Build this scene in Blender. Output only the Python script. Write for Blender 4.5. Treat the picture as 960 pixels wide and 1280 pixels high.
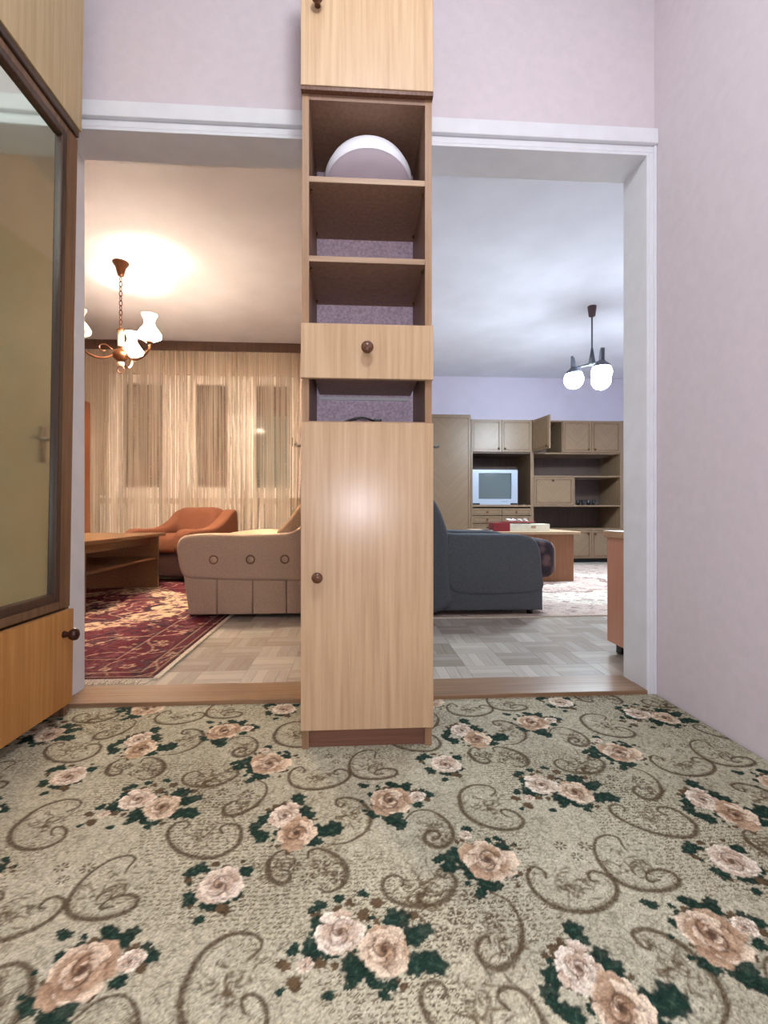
import bpy, bmesh, math, random
import numpy as np
from mathutils import Vector, Matrix
random.seed(7); RNG = np.random.default_rng(11)
PI = math.pi
for o in list(bpy.data.objects): bpy.data.objects.remove(o)
scn = bpy.context.scene
COL = scn.collection

# ------------------------------------------------------------------ camera, world, lights, exposure
CEIL = 2.70
cam_d = bpy.data.cameras.new('camera'); cam = bpy.data.objects.new('camera', cam_d); COL.objects.link(cam)
cam.location = (0, 0, 0.70)
cam.rotation_euler = (PI / 2, 0, -math.atan(37 / 600))
cam_d.sensor_fit = 'HORIZONTAL'; cam_d.sensor_width = 36.0; cam_d.lens = 36.0 * 600 / 960
cam_d.clip_start = 0.02
scn.camera = cam
world = bpy.data.worlds.new('world'); scn.world = world; world.use_nodes = True
world.node_tree.nodes['Background'].inputs[0].default_value = (0.55, 0.6, 0.7, 1)
world.node_tree.nodes['Background'].inputs[1].default_value = 0.02
vs = scn.view_settings
vs.view_transform = 'Standard'; vs.look = 'None'; vs.gamma = 1.0; vs.use_curve_mapping = False
vs.exposure = 0.0

def point(name, loc, power, col, radius):
    d = bpy.data.lights.new(name, 'POINT'); d.energy = power; d.color = col; d.shadow_soft_size = radius
    o = bpy.data.objects.new(name, d); COL.objects.link(o); o.location = loc
    return o
HALL_W, FLASH_W = 39.0, 24.0
WARM = (1.0, 0.76, 0.56); COOL = (0.74, 0.88, 1.0); HALL = (0.96, 0.98, 1.0)
point('hall_ceiling_bulb', (0.10, 0.26, 2.46), HALL_W, HALL, 0.09)
point('phone_flash', (0.03, -0.01, 0.735), FLASH_W, (0.93, 0.9, 1.0), 0.012)
CHANDELIER_E, CHANDELIER_W, GLOBE_E = 880.0, 22.0, 370.0

# ------------------------------------------------------------------ material helpers
def lin(c):
    return tuple(((v / 255) / 12.92 if v / 255 <= 0.04045 else ((v / 255 + 0.055) / 1.055) ** 2.4) for v in c) + (1.0,)
def nt(name):
    m = bpy.data.materials.new(name); m.use_nodes = True
    t = m.node_tree; b = t.nodes['Principled BSDF']
    return m, t, b
def L(t, a, b): t.links.new(a, b)
def plain(name, c, rough=0.6, metal=0.0, spec=0.5, var=0.0, scale=8.0, bump=0.0, bscale=200.0):
    m, t, b = nt(name)
    b.inputs['Base Color'].default_value = lin(c); b.inputs['Roughness'].default_value = rough
    b.inputs['Metallic'].default_value = metal; b.inputs['Specular IOR Level'].default_value = spec
    tc = t.nodes.new('ShaderNodeTexCoord')
    if var > 0:
        n = t.nodes.new('ShaderNodeTexNoise'); n.inputs['Scale'].default_value = scale; n.inputs['Detail'].default_value = 5
        L(t, tc.outputs['Object'], n.inputs['Vector'])
        r = t.nodes.new('ShaderNodeValToRGB')
        r.color_ramp.elements[0].color = lin([max(0, v * (1 - var)) for v in c]); r.color_ramp.elements[0].position = 0.3
        r.color_ramp.elements[1].color = lin([min(255, v * (1 + var)) for v in c]); r.color_ramp.elements[1].position = 0.7
        L(t, n.outputs['Fac'], r.inputs['Fac']); L(t, r.outputs['Color'], b.inputs['Base Color'])
    if bump > 0:
        n2 = t.nodes.new('ShaderNodeTexNoise'); n2.inputs['Scale'].default_value = bscale; n2.inputs['Detail'].default_value = 3
        L(t, tc.outputs['Object'], n2.inputs['Vector'])
        bp = t.nodes.new('ShaderNodeBump'); bp.inputs['Strength'].default_value = bump; bp.inputs['Distance'].default_value = 0.004
        L(t, n2.outputs['Fac'], bp.inputs['Height']); L(t, bp.outputs['Normal'], b.inputs['Normal'])
    return m
def wood(name, c1, c2, rough=0.35, axis='Z', scale=1.0, spec=0.4, chevron=False, bump=0.04):
    """straight grain along axis; chevron = mirrored diagonal veneer"""
    m, t, b = nt(name)
    b.inputs['Roughness'].default_value = rough; b.inputs['Specular IOR Level'].default_value = spec
    tc = t.nodes.new('ShaderNodeTexCoord'); vec = tc.outputs['Object']
    if chevron:
        sx = t.nodes.new('ShaderNodeSeparateXYZ'); L(t, vec, sx.inputs[0])
        ab = t.nodes.new('ShaderNodeMath'); ab.operation = 'ABSOLUTE'; L(t, sx.outputs['X'], ab.inputs[0])
        ad = t.nodes.new('ShaderNodeMath'); ad.operation = 'SUBTRACT'; L(t, sx.outputs['Z'], ad.inputs[0]); L(t, ab.outputs[0], ad.inputs[1])
        sb = t.nodes.new('ShaderNodeMath'); sb.operation = 'ADD'; L(t, sx.outputs['Z'], sb.inputs[0]); L(t, ab.outputs[0], sb.inputs[1])
        cb = t.nodes.new('ShaderNodeCombineXYZ'); L(t, ad.outputs[0], cb.inputs['X']); L(t, sx.outputs['Y'], cb.inputs['Y']); L(t, sb.outputs[0], cb.inputs['Z'])
        vec = cb.outputs[0]
    mp = t.nodes.new('ShaderNodeMapping')
    s = {'X': (2.2, 70, 70), 'Y': (70, 2.2, 70), 'Z': (70, 70, 2.2)}[axis]
    mp.inputs['Scale'].default_value = [v * scale for v in s]
    oi = t.nodes.new('ShaderNodeObjectInfo')
    mul = t.nodes.new('ShaderNodeMath'); mul.operation = 'MULTIPLY'; mul.inputs[1].default_value = 37.0; L(t, oi.outputs['Random'], mul.inputs[0])
    L(t, vec, mp.inputs['Vector']); L(t, mul.outputs[0], mp.inputs['Location'])
    n = t.nodes.new('ShaderNodeTexNoise'); n.inputs['Scale'].default_value = 1.0; n.inputs['Detail'].default_value = 6; n.inputs['Roughness'].default_value = 0.65
    L(t, mp.outputs['Vector'], n.inputs['Vector'])
    n2 = t.nodes.new('ShaderNodeTexNoise'); n2.inputs['Scale'].default_value = 3.0; n2.inputs['Detail'].default_value = 2
    L(t, tc.outputs['Object'], n2.inputs['Vector'])
    mx = t.nodes.new('ShaderNodeMath'); mx.operation = 'MULTIPLY_ADD'; mx.inputs[1].default_value = 0.3; L(t, n2.outputs['Fac'], mx.inputs[0]); L(t, n.outputs['Fac'], mx.inputs[2])
    r = t.nodes.new('ShaderNodeValToRGB')
    r.color_ramp.elements[0].color = lin(c1); r.color_ramp.elements[0].position = 0.45
    r.color_ramp.elements[1].color = lin(c2); r.color_ramp.elements[1].position = 0.85
    L(t, mx.outputs[0], r.inputs['Fac']); L(t, r.outputs['Color'], b.inputs['Base Color'])
    bp = t.nodes.new('ShaderNodeBump'); bp.inputs['Strength'].default_value = bump; bp.inputs['Distance'].default_value = 0.003
    L(t, n.outputs['Fac'], bp.inputs['Height']); L(t, bp.outputs['Normal'], b.inputs['Normal'])
    return m
def emit(name, c, strength, base=(255, 250, 240)):
    m, t, b = nt(name)
    b.inputs['Base Color'].default_value = lin(base)
    b.inputs['Emission Color'].default_value = (*c, 1); b.inputs['Emission Strength'].default_value = strength
    b.inputs['Roughness'].default_value = 0.3
    return m
def vcol(name, rough=0.95, nscale=260.0, bump=0.5, amount=0.22, spec=0.1):
    """textile whose dyed pattern is stored per vertex; nodes add pile speckle and relief"""
    m, t, b = nt(name)
    at = t.nodes.new('ShaderNodeVertexColor'); at.layer_name = 'dye'
    tc = t.nodes.new('ShaderNodeTexCoord')
    n = t.nodes.new('ShaderNodeTexNoise'); n.inputs['Scale'].default_value = nscale; n.inputs['Detail'].default_value = 3
    L(t, tc.outputs['Object'], n.inputs['Vector'])
    r = t.nodes.new('ShaderNodeMapRange'); r.inputs['From Min'].default_value = 0.3; r.inputs['From Max'].default_value = 0.7
    r.inputs['To Min'].default_value = 1 - amount; r.inputs['To Max'].default_value = 1 + amount
    L(t, n.outputs['Fac'], r.inputs['Value'])
    mx = t.nodes.new('ShaderNodeVectorMath'); mx.operation = 'SCALE'
    L(t, at.outputs['Color'], mx.inputs[0]); L(t, r.outputs['Result'], mx.inputs['Scale'])
    L(t, mx.outputs['Vector'], b.inputs['Base Color'])
    bp = t.nodes.new('ShaderNodeBump'); bp.inputs['Strength'].default_value = bump; bp.inputs['Distance'].default_value = 0.004
    L(t, n.outputs['Fac'], bp.inputs['Height']); L(t, bp.outputs['Normal'], b.inputs['Normal'])
    b.inputs['Roughness'].default_value = rough; b.inputs['Specular IOR Level'].default_value = spec
    return m

M = {}
M['pink'] = plain('pink_wall_paint', (224, 215, 220), 0.9, spec=0.2, var=0.012, scale=30, bump=0.12, bscale=90)
M['lilac'] = plain('lilac_wall_paint', (214, 207, 222), 0.9, spec=0.2, var=0.01, scale=6)
M['ceil'] = plain('white_ceiling_paint', (226, 227, 234), 0.9, spec=0.2, var=0.02, scale=3)
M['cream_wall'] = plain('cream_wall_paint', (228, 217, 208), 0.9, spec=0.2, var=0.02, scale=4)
M['white_paint'] = plain('white_gloss_paint', (236, 239, 244), 0.4, var=0.015, scale=12)
M['door_paint'] = plain('cream_door_paint', (216, 204, 178), 0.45, var=0.02, scale=6)
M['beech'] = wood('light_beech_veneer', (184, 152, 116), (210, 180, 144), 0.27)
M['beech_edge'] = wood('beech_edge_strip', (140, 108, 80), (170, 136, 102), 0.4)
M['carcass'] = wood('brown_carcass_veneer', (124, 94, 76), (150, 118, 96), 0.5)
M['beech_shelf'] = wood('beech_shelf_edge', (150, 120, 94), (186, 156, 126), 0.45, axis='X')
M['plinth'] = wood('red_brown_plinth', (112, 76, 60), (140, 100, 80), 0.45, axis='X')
M['linen'] = plain('mauve_linen_back_panel', (230, 212, 232), 0.85, var=0.12, scale=120, bump=0.2, bscale=150)
M['knob'] = wood('dark_turned_wood', (84, 52, 36), (120, 82, 58), 0.25, scale=2)
M['knob_dark'] = plain('dark_brown_lacquer', (62, 30, 24), 0.15)
M['honey'] = wood('honey_wood_veneer', (172, 118, 62), (200, 148, 88), 0.4)
M['pale_oak'] = wood('pale_oak_veneer', (176, 152, 112), (200, 178, 138), 0.45)
M['frame_brown'] = wood('brown_frame_wood', (92, 68, 50), (130, 98, 72), 0.4)
M['frame_dark'] = wood('dark_moulding_wood', (52, 36, 28), (78, 56, 44), 0.4)
m_, t_, b_ = nt('old_mirror_glass')
b_.inputs['Base Color'].default_value = lin((228, 240, 226)); b_.inputs['Metallic'].default_value = 1.0; b_.inputs['Roughness'].default_value = 0.10
n_ = t_.nodes.new('ShaderNodeTexNoise'); n_.inputs['Scale'].default_value = 9; n_.inputs['Detail'].default_value = 6
r_ = t_.nodes.new('ShaderNodeMapRange'); r_.inputs['To Min'].default_value = 0.02; r_.inputs['To Max'].default_value = 0.12
L(t_, n_.outputs['Fac'], r_.inputs['Value']); L(t_, r_.outputs['Result'], b_.inputs['Roughness'])
M['mirror'] = m_
M['threshold'] = wood('worn_oak_threshold', (124, 96, 72), (160, 128, 96), 0.3, axis='X')
M['unit'] = wood('walnut_unit_veneer', (114, 92, 70), (138, 114, 88), 0.4)
M['unit_chev'] = wood('chevron_veneer', (118, 97, 74), (132, 109, 84), 0.36, chevron=True, scale=0.6)
M['unit_in'] = wood('dark_unit_interior', (74, 58, 50), (96, 78, 66), 0.6)
M['door_inside'] = wood('red_brown_door_inside', (108, 70, 58), (128, 86, 70), 0.5)
M['brass'] = plain('aged_brass', (120, 92, 56), 0.35, metal=1.0, var=0.1, scale=20)
M['chrome'] = plain('brushed_steel', (190, 190, 192), 0.25, metal=1.0)
M['bronze'] = plain('dark_bronze', (96, 60, 38), 0.35, metal=0.8, var=0.15, scale=25)
M['ivory'] = plain('ivory_sleeve', (240, 225, 195), 0.4)
M['black'] = plain('black_plastic', (24, 24, 26), 0.4)
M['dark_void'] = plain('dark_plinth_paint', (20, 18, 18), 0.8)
M['tan'] = plain('tan_upholstery', (190, 168, 148), 0.95, spec=0.15, var=0.06, scale=160, bump=0.35, bscale=380)
M['tan_seam'] = plain('tan_seam_fabric', (128, 104, 86), 0.95, spec=0.1)
M['tan_light'] = plain('light_tan_seat_fabric', (208, 180, 148), 0.95, spec=0.15, var=0.06, scale=160, bump=0.35, bscale=380)
M['rust'] = plain('rust_brown_upholstery', (120, 78, 58), 0.95, spec=0.15, var=0.07, scale=140, bump=0.35, bscale=380)
M['rust_dark'] = plain('dark_umber_base_fabric', (66, 48, 44), 0.95, spec=0.15, var=0.06, scale=140)
M['charcoal'] = plain('charcoal_upholstery', (86, 90, 95), 0.95, spec=0.2, var=0.08, scale=160, bump=0.4, bscale=380)
M['piping'] = plain('pale_piping', (170, 150, 140), 0.8)
m_, t_, b_ = nt('patterned_seat_cover')
tc_ = t_.nodes.new('ShaderNodeTexCoord'); v_ = t_.nodes.new('ShaderNodeTexVoronoi'); v_.inputs['Scale'].default_value = 16
L(t_, tc_.outputs['Object'], v_.inputs['Vector']); r_ = t_.nodes.new('ShaderNodeValToRGB')
for e_, (p_, c_) in zip([r_.color_ramp.elements[0], r_.color_ramp.elements[1]], [(0.25, (112, 86, 84)), (0.6, (52, 44, 50))]): e_.position = p_; e_.color = lin(c_)
L(t_, v_.outputs['Distance'], r_.inputs['Fac']); L(t_, r_.outputs['Color'], b_.inputs['Base Color']); b_.inputs['Roughness'].default_value = 0.95
M['cover'] = m_
M['table'] = wood('brown_table_veneer', (108, 79, 54), (140, 105, 74), 0.3, axis='Y')
M['table_red'] = wood('reddish_table_panel', (132, 88, 58), (156, 108, 74), 0.4)
M['table_pale'] = wood('pale_table_top', (166, 136, 106), (190, 162, 130), 0.35, axis='X')
M['dresser'] = wood('red_brown_side_panel', (196, 136, 112), (212, 156, 130), 0.45)
M['dresser_top'] = wood('tan_dresser_top', (176, 138, 108), (202, 166, 134), 0.35, axis='X')
M['wardrobe'] = wood('orange_wardrobe_veneer', (126, 76, 46), (152, 98, 62), 0.4)
M['silver'] = plain('silver_plastic', (160, 170, 184), 0.35, metal=0.25)
M['silver_dark'] = plain('grey_plastic', (92, 98, 108), 0.5)
M['screen'] = plain('dark_tube_glass', (88, 98, 100), 0.12)
M['plafond'] = plain('white_opal_plastic', (236, 238, 246), 0.3)
M['plafond_face'] = plain('white_matt_plastic', (236, 230, 244), 0.5)
M['red_box'] = plain('red_card', (128, 26, 32), 0.5)
M['white_box'] = plain('cream_card', (214, 210, 190), 0.6, var=0.03, scale=20)
M['paper'] = plain('white_paper', (240, 240, 240), 0.8)
M['book'] = plain('maroon_cover', (70, 42, 44), 0.5)
M['shade_faint_glow'] = emit('bulbless_glowing_opal_shade', (1.0, 0.80, 0.52), 0.35, (250, 235, 205))  # shade without a bulb, given a faint glow in its material
M['shade_on'] = emit('lit_opal_shade', WARM, CHANDELIER_E)
t_ = M['shade_on'].node_tree; tc_ = t_.nodes.new('ShaderNodeTexCoord'); sx_ = t_.nodes.new('ShaderNodeSeparateXYZ'); L(t_, tc_.outputs['Object'], sx_.inputs[0])
r_ = t_.nodes.new('ShaderNodeMapRange'); r_.inputs['From Min'].default_value = 0.025; r_.inputs['From Max'].default_value = 0.07; r_.inputs['To Min'].default_value = CHANDELIER_E; r_.inputs['To Max'].default_value = CHANDELIER_E * .024   # glow dimmed towards the neck in the material, sparing the ceiling a hot spot
L(t_, sx_.outputs['Z'], r_.inputs['Value']); L(t_, r_.outputs['Result'], t_.nodes['Principled BSDF'].inputs['Emission Strength'])
M['globe'] = emit('lit_opal_globe', COOL, GLOBE_E)
t_ = M['globe'].node_tree; tc_ = t_.nodes.new('ShaderNodeTexCoord'); sx_ = t_.nodes.new('ShaderNodeSeparateXYZ'); L(t_, tc_.outputs['Object'], sx_.inputs[0])
r_ = t_.nodes.new('ShaderNodeMapRange'); r_.inputs['From Min'].default_value = -0.05; r_.inputs['From Max'].default_value = 0.02; r_.inputs['To Min'].default_value = GLOBE_E; r_.inputs['To Max'].default_value = GLOBE_E * .05   # socket shade put into the emission; dim top keeps the ceiling even
L(t_, sx_.outputs['Z'], r_.inputs['Value']); L(t_, r_.outputs['Result'], t_.nodes['Principled BSDF'].inputs['Emission Strength'])
M['grey_metal'] = plain('dark_grey_lamp_metal', (84, 86, 96), 0.5)
M['maroon'] = plain('maroon_lamp_cup', (78, 52, 56), 0.5)
M['radiator'] = plain('white_radiator_enamel', (225, 215, 200), 0.4)
M['shutter'] = plain('brown_shutter', (112, 84, 62), 0.7, var=0.08, scale=6)
M['shutter_grey'] = plain('grey_green_shutter', (128, 138, 130), 0.7, var=0.06, scale=6)
M['win_white'] = plain('white_window_paint', (244, 236, 224), 0.4)
m_, t_, b_ = nt('clear_window_glass'); b_.inputs['Base Color'].default_value = (0.95, 0.97, 0.97, 1); b_.inputs['Roughness'].default_value = 0.03
tr_ = t_.nodes.new('ShaderNodeBsdfTransparent'); gl_ = t_.nodes.new('ShaderNodeBsdfGlossy'); gl_.inputs['Roughness'].default_value = 0.01
fr_ = t_.nodes.new('ShaderNodeFresnel'); fr_.inputs['IOR'].default_value = 1.15; mx_ = t_.nodes.new('ShaderNodeMixShader'); L(t_, fr_.outputs[0], mx_.inputs[0]); L(t_, tr_.outputs[0], mx_.inputs[1]); L(t_, gl_.outputs[0], mx_.inputs[2])
L(t_, mx_.outputs[0], t_.nodes['Material Output'].inputs['Surface'])
M['glass'] = m_
# sheer net: weave lets part of the light straight through, the thread diffuses the rest
m_, t_, b_ = nt('sheer_curtain_net')
df_ = t_.nodes.new('ShaderNodeBsdfDiffuse'); tl_ = t_.nodes.new('ShaderNodeBsdfTranslucent'); tp_ = t_.nodes.new('ShaderNodeBsdfTransparent')
tc_ = t_.nodes.new('ShaderNodeTexCoord'); mp_ = t_.nodes.new('ShaderNodeMapping'); mp_.inputs['Scale'].default_value = (48, 1, 0.5); L(t_, tc_.outputs['Object'], mp_.inputs['Vector'])
nz_ = t_.nodes.new('ShaderNodeTexNoise'); nz_.inputs['Scale'].default_value = 1; nz_.inputs['Detail'].default_value = 4; L(t_, mp_.outputs[0], nz_.inputs['Vector'])
cr_ = t_.nodes.new('ShaderNodeValToRGB'); cr_.color_ramp.elements[0].color = lin((228, 214, 196)); cr_.color_ramp.elements[1].color = lin((244, 232, 214))
cr_.color_ramp.elements[0].position = 0.35; cr_.color_ramp.elements[1].position = 0.65
L(t_, nz_.outputs['Fac'], cr_.inputs['Fac']); L(t_, cr_.outputs['Color'], df_.inputs['Color']); L(t_, cr_.outputs['Color'], tl_.inputs['Color'])
ma_ = t_.nodes.new('ShaderNodeMixShader'); ma_.inputs[0].default_value = 0.35; L(t_, df_.outputs[0], ma_.inputs[1]); L(t_, tl_.outputs[0], ma_.inputs[2])
mb_ = t_.nodes.new('ShaderNodeMixShader'); L(t_, ma_.outputs[0], mb_.inputs[1]); L(t_, tp_.outputs[0], mb_.inputs[2])
rg_ = t_.nodes.new('ShaderNodeMapRange'); rg_.inputs['From Min'].default_value = 0.3; rg_.inputs['From Max'].default_value = 0.7; rg_.inputs['To Min'].default_value = 0.74; rg_.inputs['To Max'].default_value = 0.55
L(t_, nz_.outputs['Fac'], rg_.inputs['Value']); L(t_, rg_.outputs['Result'], mb_.inputs[0]); L(t_, mb_.outputs[0], t_.nodes['Material Output'].inputs['Surface'])
M['sheer'] = m_
# parquet: tone differs from strip to strip and from block to block
m_, t_, b_ = nt('worn_oak_parquet')
ge_ = t_.nodes.new('ShaderNodeNewGeometry'); oi_ = t_.nodes.new('ShaderNodeObjectInfo'); tc_ = t_.nodes.new('ShaderNodeTexCoord')
mp_ = t_.nodes.new('ShaderNodeMapping'); mp_.inputs['Scale'].default_value = (8, 90, 8); L(t_, tc_.outputs['Object'], mp_.inputs['Vector'])
nz_ = t_.nodes.new('ShaderNodeTexNoise'); nz_.inputs['Scale'].default_value = 1; nz_.inputs['Detail'].default_value = 4; L(t_, mp_.outputs[0], nz_.inputs['Vector'])
a_ = t_.nodes.new('ShaderNodeMath'); a_.operation = 'MULTIPLY_ADD'; a_.inputs[1].default_value = 0.35; L(t_, ge_.outputs['Random Per Island'], a_.inputs[0])
s_ = t_.nodes.new('ShaderNodeMath'); s_.operation = 'MULTIPLY'; s_.inputs[1].default_value = 0.34; L(t_, oi_.outputs['Random'], s_.inputs[0]); L(t_, s_.outputs[0], a_.inputs[2])
q_ = t_.nodes.new('ShaderNodeMath'); q_.operation = 'MULTIPLY_ADD'; q_.inputs[1].default_value = 0.3; L(t_, nz_.outputs['Fac'], q_.inputs[0]); L(t_, a_.outputs[0], q_.inputs[2])
r_ = t_.nodes.new('ShaderNodeValToRGB'); r_.color_ramp.elements[0].color = lin((136, 124, 112)); r_.color_ramp.elements[0].position = 0.15
r_.color_ramp.elements[1].color = lin((212, 204, 192)); r_.color_ramp.elements[1].position = 0.85
L(t_, q_.outputs[0], r_.inputs['Fac']); L(t_, r_.outputs['Color'], b_.inputs['Base Color']); b_.inputs['Roughness'].default_value = 0.26
M['parquet'] = m_
M['carpet'] = vcol('printed_floral_carpet', nscale=170, bump=0.8, amount=0.16)
M['rug'] = vcol('woven_persian_wool', nscale=120, bump=0.5, amount=0.25)
M['fringe'] = plain('cotton_fringe', (205, 196, 180), 0.95, var=0.2, scale=160, bump=0.6, bscale=160)

# ------------------------------------------------------------------ geometry helpers
OFF = {}
def tag(o, label=None, cat=None, group=None, kind=None):
    if label: o['label'] = label
    if cat: o['category'] = cat
    if group: o['group'] = group
    if kind: o['kind'] = kind
    return o
def thing(name, loc=(0, 0, 0), label=None, cat=None, group=None, kind=None, rotz=0.0, world=False):
    o = bpy.data.objects.new(name, None); COL.objects.link(o); o.location = loc; o.rotation_euler = (0, 0, rotz)
    o.empty_display_size = 0.1
    OFF[o.name] = Vector(loc) if world else Vector((0, 0, 0))     # world: parts are given in world coordinates
    return tag(o, label, cat, group, kind)
def link(name, me, mat, parent=None, c=(0, 0, 0), smooth=False, rot=None):
    """c = centre in the frame of the whole thing (or the world when there is no parent)"""
    o = bpy.data.objects.new(name, me); COL.objects.link(o)
    if mat is not None and len(me.materials) == 0: me.materials.append(mat)
    c = Vector(c)
    if parent is not None:
        o.parent = parent; o.location = c - OFF[parent.name]
    else: o.location = c
    OFF[o.name] = c if parent is not None else Vector((0, 0, 0))
    if rot: o.rotation_euler = rot
    if smooth:
        me.polygons.foreach_set('use_smooth', [True] * len(me.polygons)); me.update()
    return o
def bm_mesh(bm, name='m'):
    me = bpy.data.meshes.new(name); bm.to_mesh(me); bm.free(); return me
def add_box(bm, x0, x1, y0, y1, z0, z1):
    v = [bm.verts.new(p) for p in ((x0, y0, z0), (x1, y0, z0), (x1, y1, z0), (x0, y1, z0), (x0, y0, z1), (x1, y0, z1), (x1, y1, z1), (x0, y1, z1))]
    for f in ((0, 3, 2, 1), (4, 5, 6, 7), (0, 1, 5, 4), (1, 2, 6, 5), (2, 3, 7, 6), (3, 0, 4, 7)): bm.faces.new([v[i] for i in f])
def box(name, x0, x1, y0, y1, z0, z1, mat, parent=None, bev=0.0, seg=2, smooth=False, rot=None):
    bm = bmesh.new(); dx, dy, dz = (x1 - x0) / 2, (y1 - y0) / 2, (z1 - z0) / 2
    add_box(bm, -dx, dx, -dy, dy, -dz, dz)
    if bev > 0: bmesh.ops.bevel(bm, geom=list(bm.edges), offset=bev, segments=seg, profile=0.5, affect='EDGES')
    return link(name, bm_mesh(bm), mat, parent, ((x0 + x1) / 2, (y0 + y1) / 2, (z0 + z1) / 2), smooth, rot)
def boxes(name, lst, mat, parent=None):
    bm = bmesh.new()
    for b in lst: add_box(bm, *b)
    return link(name, bm_mesh(bm), mat, parent)
def lathe(name, prof, mat, parent=None, c=(0, 0, 0), seg=24, rot=None, smooth=True):
    bm = bmesh.new(); rings = []
    for r, z in prof:
        if r < 1e-5: rings.append([bm.verts.new((0, 0, z))])
        else: rings.append([bm.verts.new((r * math.cos(2 * PI * k / seg), r * math.sin(2 * PI * k / seg), z)) for k in range(seg)])
    for a, b in zip(rings[:-1], rings[1:]):
        for k in range(seg):
            k2 = (k + 1) % seg
            if len(a) == 1 and len(b) == 1: continue
            if len(a) == 1: bm.faces.new((a[0], b[k2], b[k]))
            elif len(b) == 1: bm.faces.new((a[k], a[k2], b[0]))
            else: bm.faces.new((a[k], a[k2], b[k2], b[k]))
    bmesh.ops.recalc_face_normals(bm, faces=bm.faces)
    return link(name, bm_mesh(bm), mat, parent, c, smooth, rot)
def tube(name, pts, rad, mat, parent=None, seg=8, c=(0, 0, 0)):
    bm = bmesh.new(); pts = [Vector(p) for p in pts]; n = len(pts); rings = []
    up = Vector((0.13, 0.21, 1)).normalized()
    for i, p in enumerate(pts):
        t = (pts[min(i + 1, n - 1)] - pts[max(i - 1, 0)]).normalized()
        a = t.cross(up)
        if a.length < 0.05: a = t.cross(Vector((1, 0, 0)))
        a.normalize(); b = t.cross(a)
        r = rad[i] if isinstance(rad, (list, tuple)) else rad
        rings.append([bm.verts.new(p + (a * math.cos(2 * PI * k / seg) + b * math.sin(2 * PI * k / seg)) * r) for k in range(seg)])
    for A, B in zip(rings[:-1], rings[1:]):
        for k in range(seg): bm.faces.new((A[k], A[(k + 1) % seg], B[(k + 1) % seg], B[k]))
    bm.faces.new(rings[0]); bm.faces.new(rings[-1][::-1])
    bmesh.ops.recalc_face_normals(bm, faces=bm.faces)
    return link(name, bm_mesh(bm), mat, parent, c, True)
def spline(pts, n=8):
    """Catmull-Rom through the points"""
    P = [Vector(p) for p in pts]; P = [2 * P[0] - P[1]] + P + [2 * P[-1] - P[-2]]; out = []
    for i in range(1, len(P) - 2):
        for k in range(n):
            t = k / n; a, b, c, d = P[i - 1], P[i], P[i + 1], P[i + 2]
            out.append(0.5 * ((2 * b) + (c - a) * t + (2 * a - 5 * b + 4 * c - d) * t * t + (3 * b - a - 3 * c + d) * t ** 3))
    out.append(P[-2]); return out
def prism(name, prof, y0, y1, mat, parent=None, bev=0.0, seg=3, smooth=True, subd=0):
    """closed profile in XZ (thing frame), extruded along Y, soft edges"""
    cx = sum(p[0] for p in prof) / len(prof); cz = sum(p[1] for p in prof) / len(prof); cy = (y0 + y1) / 2
    bm = bmesh.new()
    A = [bm.verts.new((p[0] - cx, y0 - cy, p[1] - cz)) for p in prof]; B = [bm.verts.new((p[0] - cx, y1 - cy, p[1] - cz)) for p in prof]
    n = len(prof); caps = [bm.faces.new(A), bm.faces.new(B[::-1])]
    for k in range(n): bm.faces.new((A[(k + 1) % n], A[k], B[k], B[(k + 1) % n]))
    bmesh.ops.recalc_face_normals(bm, faces=bm.faces)
    if bev > 0:
        es = [e for e in bm.edges if (e.verts[0].co.y < 0) == (e.verts[1].co.y < 0)]
        bmesh.ops.bevel(bm, geom=es, offset=bev, segments=seg, profile=0.6, affect='EDGES', clamp_overlap=True)
    me = bm_mesh(bm)
    o = link(name, me, mat, parent, (cx, cy, cz), smooth)
    return o
def arcs(pts, n=6):
    """smooth a closed profile (list of (x,z)) with Catmull-Rom"""
    m = len(pts); out = []
    for i in range(m):
        a, b, c, d = [Vector(pts[(i + k) % m]) for k in (-1, 0, 1, 2)]
        for k in range(n):
            t = k / n
            q = 0.5 * ((2 * b) + (c - a) * t + (2 * a - 5 * b + 4 * c - d) * t * t + (3 * b - a - 3 * c + d) * t ** 3)
            out.append((q.x, q.y))
    return out
def copy_tree(o, parent=None):
    c = o.copy(); COL.objects.link(c); c.parent = parent
    for ch in list(o.children): copy_tree(ch, c)
    return c
def soft(name, x0, x1, y0, y1, z0, z1, mat, parent, r=0.05, puff=0.0):
    """upholstered block: rounded and slightly domed"""
    bm = bmesh.new(); dx, dy, dz = (x1 - x0) / 2, (y1 - y0) / 2, (z1 - z0) / 2
    add_box(bm, -dx, dx, -dy, dy, -dz, dz)
    bmesh.ops.bevel(bm, geom=list(bm.edges), offset=min(r, dx * .9, dy * .9, dz * .9), segments=4, profile=0.5, affect='EDGES')
    if puff:
        bmesh.ops.subdivide_edges(bm, edges=[e for e in bm.edges if e.calc_length() > 0.15], cuts=5, use_grid_fill=True)
        for v in bm.verts:
            u, w = v.co.x / dx, v.co.y / dy
            if v.co.z > 0: v.co.z += puff * max(0, 1 - u * u) * max(0, 1 - w * w)
    return link(name, bm_mesh(bm), mat, parent, ((x0 + x1) / 2, (y0 + y1) / 2, (z0 + z1) / 2), True)
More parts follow.
